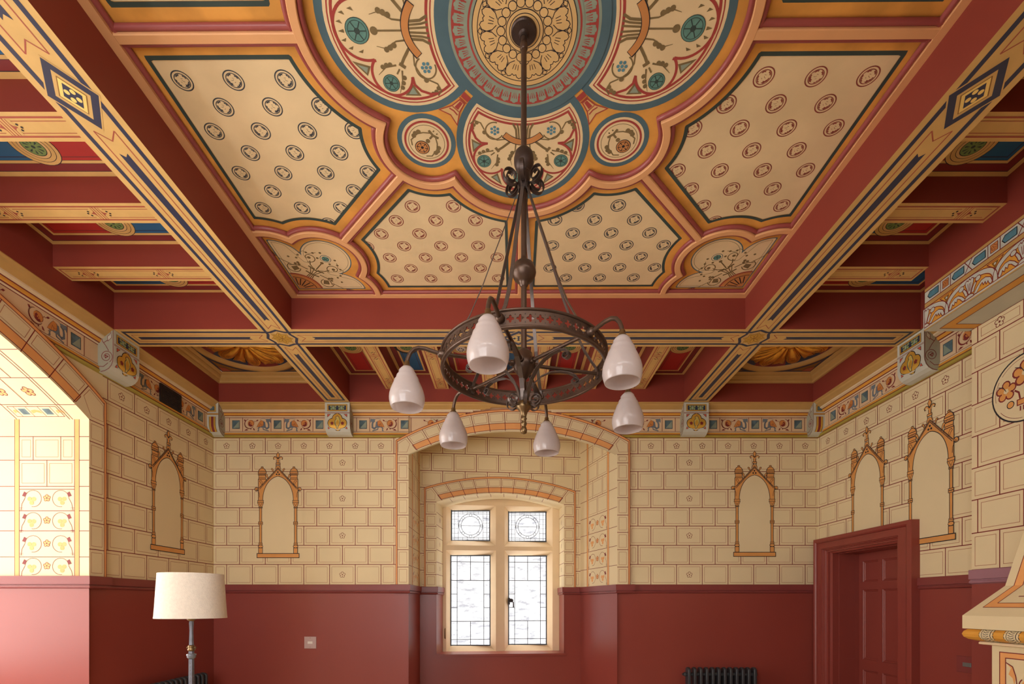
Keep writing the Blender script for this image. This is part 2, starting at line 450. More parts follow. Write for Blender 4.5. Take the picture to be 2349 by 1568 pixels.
class Arch:
    def __init__(s,c,hi,zi,ri,ho,zo,ro): s.c,s.hi,s.zi,s.ri,s.ho,s.zo,s.ro=c,hi,zi,ri,ho,zo,ro
    def curve(s,h,z,r,n=48):
        R=(h*h+r*r)/(2*r); a0=math.asin(h/R)
        return [(s.c+R*sin(-a0+2*a0*i/n), z+r-R+R*cos(-a0+2*a0*i/n)) for i in range(n+1)]
    def inner(s,n=48): return s.curve(s.hi,s.zi,s.ri,n)
    def outer(s,n=48): return s.curve(s.ho,s.zo,s.ro,n)
    def fr(s,f,n=48): return [(a[0]+(b[0]-a[0])*f,a[1]+(b[1]-a[1])*f) for a,b in zip(s.inner(n),s.outer(n))]
    def in_outer(s,x,z):
        if abs(x-s.c)>s.ho: return False
        R=(s.ho**2+s.ro**2)/(2*s.ro)
        return z < s.zo+s.ro-R+sqrt(max(0,R*R-(x-s.c)**2))
    def outside(s,x,z): return not s.in_outer(x,z)

def arch_band(mb,fn,A,zbot,nv,jrows,T=0.035,n=48,inner_lines=True):
    f2=lambda u,v,o: fn(u,v,T+o)
    p=Paint(mb,f2)
    p.strip(A.inner(n),A.outer(n),'stone_paint',0)
    # jambs
    for s in (-1,1):
        xi,xo=A.c+s*A.hi,A.c+s*A.ho
        p.poly([(xi,zbot),(xo,zbot),(xo,A.zo),(xi,A.zi)],'stone_paint',0)
        w=(xo-xi)
        # edge faces of the slab
        mb.face([fn(xo,zbot,0),fn(xo,zbot,T),fn(xo,A.zo,T),fn(xo,A.zo,0)],'wall_orange')
        # outer orange line
        x1=xi+w*.86
        p.rect(x1,zbot,xo,A.zo-.003,'wall_orange',1)
        p.stroke([(x1,zbot),(x1,A.zo-.01)],.006,'joint_red',2); p.stroke([(xo-s*.003,zbot),(xo-s*.003,A.zo)],.006,'joint_red',2)
        zr=[zbot]+[z for z in jrows if z<A.zi-.08]+[A.zi]
        for a,b in zip(zr[:-1],zr[1:]):
            p.stroke([(xi,b),(x1,b)],.007,'joint_red',1)
            if inner_lines: p.rectline(xi+s*.022,a+.028,x1-s*.022,b-.028,.004,'thin_line',1)
    o=A.outer(n)
    for a,b in zip(o[:-1],o[1:]): mb.face([fn(*a,0),fn(*b,0),fn(*b,T),fn(*a,T)],'wall_orange')
    # orange bands
    m=[q for q in A.fr(.07,n)]; m2=A.fr(.36,n)
    k=2
    p.strip(m[k:-k],m2[k:-k],'wall_orange',1)
    p.stroke(m[k:-k],.006,'joint_red',2); p.stroke(m2[k:-k],.006,'joint_red',2)
    p.stroke([m[k],m2[k]],.006,'joint_red',2); p.stroke([m[-k-1],m2[-k-1]],.006,'joint_red',2)
    e=A.fr(.88,n); p.strip(e,A.fr(1,n),'wall_orange',1); p.stroke(e,.006,'joint_red',2); p.stroke(A.fr(.985,n),.006,'joint_red',2)
    # voussoir joints
    def at(f,t):
        i=min(n-1,int(t*n)); g=t*n-i; L=A.fr(f,n)
        return (L[i][0]+(L[i+1][0]-L[i][0])*g, L[i][1]+(L[i+1][1]-L[i][1])*g)
    ts=[.045+(.91)*i/nv for i in range(nv+1)]
    for t in ts: p.stroke([at(.0,t),at(.88,t)],.007,'joint_red',3)
    for a,b in zip(ts[:-1],ts[1:]):
        d=(b-a)*.11
        q=[at(.44,a+d),at(.44,b-d),at(.81,b-d),at(.81,a+d)]
        p.stroke(q,.004,'thin_line',3,closed=True)
    for t0,t1 in ((0,ts[0]),(1,ts[-1])):
        s=-1 if t0==0 else 1
        a=(A.c+s*(A.hi+.02),A.zi+.03)
        b=(A.c+s*(A.hi+(A.ho-A.hi)*.80),A.zi+.03)
        c=(A.c+s*(A.hi+(A.ho-A.hi)*.80),A.zo-.045)
        d=at(.80,t1); d=(d[0]+s*.025,d[1]-.01)
        e2=at(.42,t1); e2=(e2[0]+s*.03,e2[1]-.0)
        p.stroke([a,b,c,d,e2],.004,'thin_line',3,closed=True)
    return p

CORN=[(0.0,2.030,'cornice_green'),(0.022,2.034,'cornice_green'),(0.034,2.048,'cornice_green'),(0.022,2.060,'joint_red'),(0.022,2.066,'cornice_gold'),(0.022,2.082,'joint_red'),
      (0.016,2.087,'cornice_cream'),(0.012,2.101,'joint_red'),(0.010,2.106,'frieze_pale'),(0.010,2.268,'joint_red'),(0.012,2.274,'cornice_cream'),(0.020,2.286,'joint_red'),
      (0.030,2.291,'cornice_gold'),(0.036,2.300,'cornice_gold'),(0.040,2.316,'joint_red'),(0.046,2.322,'cornice_cream'),(0.070,2.334,'cornice_cream'),(0.072,2.345,'cornice_tan'),
      (0.080,2.350,'cornice_tan'),(0.094,2.362,'cornice_tan'),(0.118,2.378,'cornice_tan'),(0.128,2.392,'cornice_tan'),(0.150,2.400,'cornice_tan'),(0.150,2.407,'beam_red'),(0.150,2.76,None)]
def cornice(mb,fn,u0,u1,keep=None,m0=1,m1=1,step=0.03):
    n=max(1,int((u1-u0)/step))
    for (p0,h0,m),(p1,h1,_) in zip(CORN[:-1],CORN[1:]):
        nn = n if (keep and h0<2.36) else 1
        for i in range(nn):
            U=lambda p,t:(u0+p*m0)+((u1-p*m1)-(u0+p*m0))*t
            a,b=i/nn,(i+1)/nn
            if keep and h0<2.36 and not keep(U(p0,(a+b)/2),EYE+(h0+h1)/2): continue
            mb.face([fn(U(p0,a),EYE+h0,p0),fn(U(p0,b),EYE+h0,p0),fn(U(p1,b),EYE+h1,p1),fn(U(p1,a),EYE+h1,p1)],m)
ZF=EYE+2.187   # frieze centre line

# ---------------- back wall
AB=Arch(0.0105,1.263,3.316,.287, 1.42,3.49,.378)
def wall_back():
    mb=MB(); p=Paint(mb,fB)
    zt=ZB+.03
    for x0,x1 in ((XL,AB.c-AB.hi),(AB.c+AB.hi,XR)):
        p.rect(x0,ZD,x1,zt,'stone_paint',0); p.rect(x0,0,x1,ZD,'dado_red',0)
    I=AB.inner(); p.strip(I,[(x,zt) for x,z in I],'stone_paint',0)
    p.poly([(AB.c-AB.hi,0),(AB.c-AB.hi,0)] ,'dado_red',0) if False else None
    p.keep=AB.outside
    bricks(p,XL,AB.c-AB.ho,ROWS,.3133,XL+.0,flower_cols=(-2.075,))
    bricks(p,AB.c+AB.ho,XR,ROWS,.3133,XR-.3133*9+.0,flower_cols=(2.165,))
    p.keep=None
    lancet(p,(637.7-1174)/1130*6,EYE+(1386-1279)/1130*6)
    lancet(p,(1730-1174)/1130*6,EYE+(1386-1276)/1130*6)
    arch_band(mb,fB,AB,ZD,13,[1.744+.21*i for i in range(1,8)])
    cornice(mb,fB,XL,XR,AB.outside)
    q=Paint(mb,lambda u,v,o:(u,YB-.010-o,v)); q.keep=AB.outside
    ce=lambda px:(px-1174)/1130*6
    frieze(q,[('sq',-3.355),('R',-3.10),('sq',-2.85),('L',-2.60),('sq',-2.34),('sq',-1.81),('L',-1.556),('sq',-1.306),('sR',-1.06),
              ('sL',1.12),('sq',1.375),('R',1.64),('sq',1.905),('sq',2.447),('R',2.70),('sq',2.957),('L',3.215),('sq',3.478)],ZF)
    o=structure(mb.build('wall_back')); return o
wall_back()

# ---------------- alcove behind the back arch
def wall_alcove():
    mb=MB(); w=.035
    x0,x1=AB.c-AB.hi,AB.c+AB.hi
    bl,br=Wp(963,1300)[0],Wp(1331,1300)[0]
    yl,yr=fW(bl,0,0)[1],fW(br,0,0)[1]
    zt=EYE+2.32
    # left reveal
    def fl(u,v,o): return (x0+(bl-x0)*u+o, YB-.035+(yl-YB+.035)*u, v)
    def fr(u,v,o):
        dx,dy=br-x1,yr-YB+.035; l=hypot(dx,dy); return (x1+dx*u-o*dy/l, YB-.035+dy*u+o*dx/l, v)
    for f,L in ((fl,yl-YB),(fr,hypot(br-x1,yr-YB))):
        p=Paint(mb,f)
        p.rect(0,ZD,1,zt,'stone_paint',0); p.rect(0,0,1,ZD,'dado_red',0)
        rr=[EYE+h for h in (1.80,1.56,1.33,1.10,.885,.67,.455,.244)]
        g=Paint(mb,lambda u,v,o,f=f,L=L:f(u/L,v,o))
        a,b=(.22*L,.78*L) if f is fr else (.30*L,.90*L)
        reveal_art(g,0,L,a,b,ZD,zt,[ZD+.235*i for i in range(1,9)],4)
    # back wall (sits a touch askew) with the window recess
    p=Paint(mb,fW)
    A=AW
    p.rect(bl,ZD,A.c-A.hi,zt,'stone_paint',0); p.rect(A.c+A.hi,ZD,br,zt,'stone_paint',0)
    sill=Wp(1003,1500)[1]
    p.rect(bl,0,A.c-A.hi,ZD,'dado_red',0); p.rect(A.c+A.hi,0,br,ZD,'dado_red',0); p.rect(A.c-A.hi,0,A.c+A.hi,sill,'dado_red',0)
    I=A.inner(); p.strip(I,[(x,zt) for x,z in I],'stone_paint',0)
    p.keep=A.outside
    rows=[EYE+(1386-y)/1130*6.8 for y in (994,1041,1083,1113,1160,1208,1252,1300,1344)]
    rows=[zt,EYE+2.31,EYE+2.07,EYE+1.83,EYE+1.60,EYE+1.37,EYE+1.14,EYE+.92,EYE+.70,EYE+.47,EYE+.244]
    bricks(p,bl,br,rows[1:],.305,bl+.0,all_top=False)
    p.keep=None
    arch_band(mb,fW,A,ZD,10,[ZD+.165*i for i in range(1,9)],T=.01)
    # window recess reveals
    Y1=.42
    def rec(u,v,d): # d 0..1 depth
        c=A.c; k=1-.035*d
        return (c+(u-c)*k, 6.846+.1*u-.01+Y1*d, v)
    I=A.inner()
    mb.grid([[rec(x,z,d) for x,z in I] for d in (0,1)],'stone_paint',smooth=False)
    for s in (-1,1):
        xx=A.c+s*A.hi
        f=lambda u,v,o,xx=xx,s=s:(rec(xx,v,u)[0]-s*o,rec(xx,v,u)[1],v)
        g=Paint(mb,f); g.rect(0,ZD,1,A.zi,'stone_paint',0); g.rect(0,sill,1,ZD,'dado_red',0)
        zz=ZD; k=0
        while zz<A.zi-.05:
            g.stroke([(0,zz),(1,zz)],.007,'joint_red',1)
            if k%2==1: 
                h=g.with_tf(lambda a,b,z0=zz:(.5+a/.42,z0+.09+b)); flower(h,0,0,.03,1)
            zz+=.17; k+=1
        # soffit tick marks
    for t in range(5,44,5):
        a,b=I[t],I[t]
        mb.face([rec(a[0]-.003,a[1]-.002,0),rec(a[0]+.003,a[1]-.002,0),rec(a[0]+.003,a[1]-.002,.5),rec(a[0]-.003,a[1]-.002,.5)],'joint_red')
    xl,xr=A.c-A.hi,A.c+A.hi
    # sill board: red, with a nosing proud of the wall
    mb.face([rec(xl,sill,0),rec(xr,sill,0),rec(xr,sill,1),rec(xl,sill,1)],'dado_red')
    yl2,yr2=fW(xl,0,0)[1],fW(xr,0,0)[1]
    mb.face([(xl-.02,yl2-.03,sill),(xr+.02,yr2-.03,sill),(xr+.02,yr2,sill),(xl-.02,yl2,sill)],'dado_red')
    mb.face([(xl-.02,yl2-.03,sill-.03),(xr+.02,yr2-.03,sill-.03),(xr+.02,yr2-.03,sill),(xl-.02,yl2-.03,sill)],'dado_red')
    mb.face([(xl-.02,yl2-.03,sill-.03),(xr+.02,yr2-.03,sill-.03),(xr+.02,yr2,sill-.03),(xl-.02,yl2,sill-.03)],'dado_red')
    # ceiling and floor of the alcove
    mb.face([(x0,YB,zt),(x1,YB,zt),(br,yr,zt),(bl,yl,zt)],'stone_paint')
    # back of the arch wall
    b=[(x,YB+.002,z) for x,z in AB.inner()]
    mb.grid([b,[(x,YB+.002,zt) for x,z in AB.inner()]],'stone_paint',smooth=False)
    structure(mb.build('wall_alcove'))
    return bl,br,yl,yr,sill,rec
def reveal_art(g,u0,u1,a,b,zb,zt,rows,nscroll,light=True):
    """jamb decoration: two upright orange bands framing blocks, scroll panels below"""
    for x in (a,b):
        g.rect(x-.02,zb,x+.02,zt,'wall_orange',1); g.stroke([(x-.02,zb),(x-.02,zt)],.005,'joint_red',2); g.stroke([(x+.02,zb),(x+.02,zt)],.005,'joint_red',2)
    zz=[zb]+[r for r in rows if r<zt-.05]
    for z in zz[1:]:
        g.stroke([(u0,z),(a-.02,z)],.006,'joint_red',1); g.stroke([(b+.02,z),(u1,z)],.006,'joint_red',1)
        g.stroke([(a+.02,z),(b-.02,z)],.006,'joint_red',1)
    for i,(c,d) in enumerate(zip(zz[:-1],zz[1:])):
        mid=(a+b)/2; h=d-c; w=b-a-.04
        if i<nscroll:
            for s in (-1,1):
                q=g.with_tf(place(mid,(c+d)/2,w*.5,0,s))
                q.stroke(arc(-.50,-.0,.30,-100,180,18)[::1],.018,'scroll_red',2)
                q.stroke([(-.80,0),(-.90,-.18),(-.94,-.42)],.02,'scroll_red',2)
                q.poly([(-.82,.26),(-.90,.10),(-.78,.06),(-.72,.20)],'scroll_red',2)
                for k in range(3): q.disc(-.55+.09*cos(k*2.09+.5),-.06+.09*sin(k*2.09+.5),.08,'wall_orange',3,n=10)
                q.stroke([(-1,-.34),(-.86,-.34)],.012,'scroll_red',2); q.stroke([(-1,-.40),(-.86,-.40)],.012,'scroll_red',2)
            q=g.with_tf(place(mid,(c+d)/2,w*.5,0,1)); flower(q,0,.02,.13,2,fill='wall_orange')
        else:
            n=2 if i%2==0 else 3
            xs=[a+.02,mid,b-.02] if n==2 else [a+.02,a+.02+w*.25,a+.02+w*.75,b-.02]
            for l,r in zip(xs[:-1],xs[1:]):
                if l>a+.03: g.stroke([(l,c),(l,d)],.006,'joint_red',1)
                g.rectline(l+.022,c+.028,r-.022,d-.028,.004,'thin_line',1)
_l,_r=Wp(1001,1150)[0],Wp(1293,1150)[0]; _ol,_or=Wp(971,1120)[0],Wp(1319,1120)[0]
AW=Arch((_l+_r)/2,(_r-_l)/2,EYE+(1386-1154)/1130*6.83,.135,(_or-_ol)/2,EYE+(1386-1122)/1130*6.83,.175)
bl,br,yl,yr,SILL,REC=wall_alcove()

# ---------------- back window: plaster mullions, leaded lights
def bevel_box(mb,x0,x1,y0,y1,z0,z1,m): mb.box(x0,x1,y0,y1,z0,z1,m)
def window_back():
    mb=MB(); D0=.40
    def f(u,v,o): return (u, 6.846+.1*u-.01+D0-o, v)
    def px(x,y,d=D0):
        u=(x-1174)/1130; Y=(6.836+d)/(1-.1*u); return u*Y, EYE+(1386-y)/1130*Y
    p=Paint(mb,f)
    lights=[('uls',1023,1157,1137,1251,1034,1169,1124,1241),('urs',1157,1160,1267,1254,1165,1172,1253,1243),
            ('lll',1023,1261,1137,1494,1032.5,1272,1125,1480),('lrl',1157,1262,1267,1492,1165,1273,1254,1478)]
    boxes=[]
    for n,a,b,c,d,e,g,h,i in lights:
        A0=px(a,b); A1=px(c,d); G0=px(e,g,D0+.09); G1=px(h,i,D0+.09)
        boxes.append((A0[0],A1[0],A1[1],A0[1],G0[0],G1[0],G1[1],G0[1]))
    xl=AW.c-AW.hi*.965-.03; xr=AW.c+AW.hi*.965+.03
    X=[xl,(boxes[0][0]+boxes[2][0])/2,(boxes[0][1]+boxes[2][1])/2,(boxes[1][0]+boxes[3][0])/2,(boxes[1][1]+boxes[3][1])/2,xr]
    zt=max(boxes[0][3],boxes[1][3])
    def col(x0,x1,z0,z1): p.rect(x0,z0,x1,z1,'plaster_cream',0)
    for a,b in ((0,1),(2,3),(4,5)): col(X[a],X[b],SILL,zt)
    for k,(a,b) in enumerate(((1,2),(3,4))):
        U=boxes[k]; Lw=boxes[k+2]
        col(X[a],X[b],SILL,Lw[2]); col(X[a],X[b],Lw[3],U[2]); 
        if U[3]<zt: col(X[a],X[b],U[3],zt)
    # tympanum up to (and past) the arch
    I=[(x+(0),z+.01) for x,z in AW.inner()]
    I[0]=(xl,I[0][1]); I[-1]=(xr,I[-1][1])
    p.strip([(x,zt) for x,z in I],I,'plaster_cream',0)
    # chamfered surrounds
    for k,(x0,x1,z0,z1,g0,g1,h0,h1) in enumerate(boxes):
        xa,xb=(X[1],X[2]) if k%2==0 else (X[3],X[4])
        O=[(xa,z0),(xb,z0),(xb,z1),(xa,z1)]; G=[(g0,h0),(g1,h0),(g1,h1),(g0,h1)]
        for i in range(4):
            j=(i+1)%4
            mb.face([f(*O[i],0),f(*O[j],0),f(*G[j],-.075),f(*G[i],-.075)],'plaster_cream')
            mb.face([f(*G[i],-.075),f(*G[j],-.075),f(*G[j],-.12),f(*G[i],-.12)],'plaster_cream')
    w=structure(mb.build('window_1'))
    # leads and panes
    for k,(x0,x1,z0,z1,g0,g1,h0,h1) in enumerate(boxes):
        m2=MB(); Pn=lambda u,v,o:f(u,v,o-.09)
        q=Paint(m2,Pn); W=g1-g0; H=h1-h0
        def bar(pts,wd=.008,closed=False):
            for o in (3,-3): q.stroke(pts,wd,'lead',o,closed)
        fr=.016
        for (a,b,c,d) in ((g0,h0,g0+fr,h1),(g1-fr,h0,g1,h1),(g0,h0,g1,h0+fr),(g0,h1-fr,g1,h1)): 
            y0=Pn((a+c)/2,0,.006)[1]; y1=Pn((a+c)/2,0,-.01)[1]
            m2.box(a,c,y0,y1,b,d,'lead')
        U=lambda t:g0+W*t; V=lambda t:h0+H*t
        if k>=2:
            for t in (.17,.83): bar([(U(t),h0),(U(t),h1)])
            for t in (.07,.925): bar([(g0,V(t)),(g1,V(t))])
            for t in (.27,.72): bar([(g0,V(t)),(g1,V(t))],.009)
            bar([(U(.5),h0),(U(.5),V(.27))]); bar([(U(.5),V(.72)),(U(.5),h1)])
            for t in (.42,.57):
                bar([(g0,V(t)),(U(.17),V(t))]); bar([(U(.83),V(t)),(g1,V(t))])
        else:
            cxx,czz=(g0+g1)/2,(h0+h1)/2; r=H*.385
            for rr in (r,r*.79): bar(arc(cxx,czz,rr,0,352,44),.006,True)
            for a in range(0,360,45): bar(arc(cxx+r*.895*cos(radians(a)),czz+r*.895*sin(radians(a)),r*.12,0,330,10),.005,True)
            bar([(cxx-r,czz),(cxx+r,czz)],.006)
            for t in (.09,.185,.815,.91): bar([(U(t),h0),(U(t),h1)],.005)
            for t in (.065,.12,.88,.935): bar([(g0,V(t)),(g1,V(t))],.005)
            for t in (.25,.4,.55,.7): 
                bar([(g0,V(t)),(U(.185),V(t))],.004); bar([(U(.815),V(t+.04)),(g1,V(t+.04))],.004)
            for t in (.3,.42,.58,.7): bar([(U(t),h0),(U(t),V(.12))],.004); bar([(U(t),V(.88)),(U(t),h1)],.004)
        m2.build('leading',w)
        m3=MB(); 
        m3.face([Pn(g0,h0,0),Pn(g1,h0,0),Pn(g1,h1,0),Pn(g0,h1,0)],'window_glass'); m3.build('pane',w)
    # casement fastener on the right-hand light
    c=px(1174,1378,D0+.05); m=MB(); y=6.836+D0+.06+.1*c[0]
    m.box(c[0]-.055,c[0]-.03,y-.012,y+.02,c[1]-.05,c[1]+.05,'ink')
    m.lathe([(0,-.03),(.03,-.02),(.036,0),(.03,.02),(0,.03)],'ink',(c[0]-.015,y-.035,c[1]+.01),14)
    m.tube([(c[0]-.01,y-.04,c[1]),(c[0]+.02,y-.05,c[1]-.02),(c[0]+.022,y-.05,c[1]-.085),(c[0]+.015,y-.05,c[1]-.095)],.009,'ink')
    m.build('window_catch',w)
    m=MB(); c=px(1021,1452,D0); y=6.836+D0-.02+.1*c[0]
    m.tube([(c[0],y,c[1]-.07),(c[0],y-.02,c[1]-.06),(c[0],y-.03,c[1]),(c[0],y-.02,c[1]+.06),(c[0],y,c[1]+.07)],.008,'brass'); m.build('casement_stay',w)
window_back()

# ---------------- left wall with the big bay arch
AL=Arch(CY,1.86,EYE+1.575,.50, 2.04,EYE+1.79,.56)
YJ=AL.c+AL.hi
def wall_left():
    mb=MB(); p=Paint(mb,fL); zt=ZB+.03
    for a,b in ((YF,AL.c-AL.hi),(AL.c+AL.hi,YB)):
        p.rect(a,ZD,b,zt,'stone_paint',0); p.rect(a,0,b,ZD,'dado_red',0)
    I=AL.inner(); p.strip(I,[(x,zt) for x,z in I],'stone_paint',0)
    p.keep=AL.outside
    bricks(p,AL.c+AL.ho,YB,ROWS,.315,4.425)
    bricks(p,YF,AL.c-AL.ho,ROWS,.315,4.425-.315*14)
    p.keep=None
    lancet(p,5.20,EYE+(1386-1266)/789*3.632+.0)
    arch_band(mb,fL,AL,ZD,15,[1.744+.23*i for i in range(1,7)])
    cornice(mb,fL,YF,YB,AL.outside)
    q=Paint(mb,lambda u,v,o:(XL+.010+o,u,v)); q.keep=AL.outside
    frieze(q,[('sq',5.724),('R',5.467),('L',4.953),('sq',4.09),('R',3.84),('sL',3.50),('sq',.57),('L',.82)],ZF)
    structure(mb.build('wall_left'))
wall_left()
XO=-5.75
def bay():
    mb=MB(); x0=XL+.035
    rows=[EYE+(1386-y)/1130*4.19 for y in (1276.6,1217,1171,1115,1055,1001,951)]
    for s,yy in ((1,AL.c+AL.hi),(-1,AL.c-AL.hi)):
        f=lambda u,v,o,yy=yy,s=s:(u,yy-s*o,v)
        p=Paint(mb,f)
        p.rect(XO,ZD,x0,AL.zi,'stone_paint',0); p.rect(XO,0,x0,ZD,'dado_red',0)
        a=(38.5-1174)/1130*4.19; b=(176-1174)/1130*4.19
        reveal_art(p,XO,x0,a,b,ZD,EYE+(1386-948)/1130*4.19,rows,4)
        zz=EYE+(1386-951)/1130*4.19
        p.rect(a,zz-.012,b,zz+.02,'wall_orange',3); p.stroke([(a,zz+.02),(b,zz+.02)],.005,'joint_red',4); p.stroke([(a,zz-.012),(b,zz-.012)],.005,'joint_red',4)
        p.stroke([(a+.02,rows[3]-.025),(b-.02,rows[3]-.025)],.006,'joint_red',1)
    # barrel soffit
    I=AL.inner(60)
    # arc-length map
    L=[0]
    for q0,q1 in zip(I[:-1],I[1:]): L.append(L[-1]+hypot(q1[0]-q0[0],q1[1]-q0[1]))
    def fS(u,v,o):   # u = X, v = arc length measured from far spring
        t=L[-1]-v; i=max(0,min(59,next((k for k in range(60) if L[k+1]>=t),59)))
        g=(t-L[i])/(L[i+1]-L[i]); y=I[i][0]+(I[i+1][0]-I[i][0])*g; z=I[i][1]+(I[i+1][1]-I[i][1])*g
        nx,nz=y-AL.c,z-(AL.zi-3.2); l=hypot(nx,nz)
        return (u, y-nx/l*o, z-nz/l*o)
    mb.grid([[(x0,y,z) for y,z in I],[(XO,y,z) for y,z in I]],'stone_paint',smooth=True)
    p=Paint(mb,fS)
    a=(38.5-1174)/1130*4.19; b=(160-1174)/1130*4.19
    for xx in (a,b-.0,b+.025): p.stroke([(xx,.14*i) for i in range(0,14)],.006,'joint_red',2)
    p.rect(a+.03,.03,b-.02,.13,'stone_paint',1); p.rectline(a+.03,.03,b-.02,.13,.005,'joint_red',3)
    for i,xx in enumerate((a+.13,a+.33)):
        p.rect(xx-.03,.05,xx+.03,.11,'tile_blue',3); p.rectline(xx-.05,.03,xx+.05,.13,.004,'joint_red',3)
    for xx,w in ((a+.065,.02),(a+.23,.04),(a+.43,.03)): p.poly([(xx-w,.06),(xx,.075),(xx+w,.06),(xx+w,.09),(xx,.1),(xx-w,.09)],'wall_orange',3)
    vv=.15; k=0
    while vv<1.7:
        p.stroke([(XO,vv),(x0,vv)],.006,'joint_red',2)
        xs=[a,(a+b)/2,b] if k%2==0 else [a,a+.13,b-.13,b]
        for l,r in zip(xs[:-1],xs[1:]):
            if l>a+.01: p.stroke([(l,vv),(l,vv+.26)],.006,'joint_red',2)
            if r-l>.2: flower(p,(l+r)/2,vv+.13,.045,2,fill='wall_orange')
        vv+=.26;k+=1
    # floor of the bay, outer wall below the window
    mb.box(XO-.12,XO,AL.c-AL.hi,AL.c+AL.hi,0,.75,'dado_red')
    structure(mb.build('wall_bay'))
    # bay window : stone mullions + transom + glass, open to daylight
    w=MB(); y0,y1=AL.c-AL.hi,AL.c+AL.hi
    n=5
    for i in range(n+1):
        y=y0+(y1-y0)*i/n; w.box(XO-.12,XO,max(y0,y-.06),min(y1,y+.06),.75,EYE+2.08 if 0<i<n else AL.zi+.02,'plaster_cream')
    w.box(XO-.12,XO,y0,y1,2.35,2.45,'plaster_cream'); w.box(XO-.14,XO+.02,y0,y1,.72,.78,'plaster_cream')
    ob=structure(w.build('window_2'))
    for i in range(n):
        a,b=y0+(y1-y0)*i/n+.06,y0+(y1-y0)*(i+1)/n-.06
        m=MB(); m.face([(XO-.06,a,.78),(XO-.06,b,.78),(XO-.06,b,2.35),(XO-.06,a,2.35)],'window_glass'); m.build('pane',ob)
        m=MB(); m.face([(XO-.06,a,2.45),(XO-.06,b,2.45),(XO-.06,b,3.5),(XO-.06,a,3.5)],'window_glass'); m.build('pane',ob)
bay()

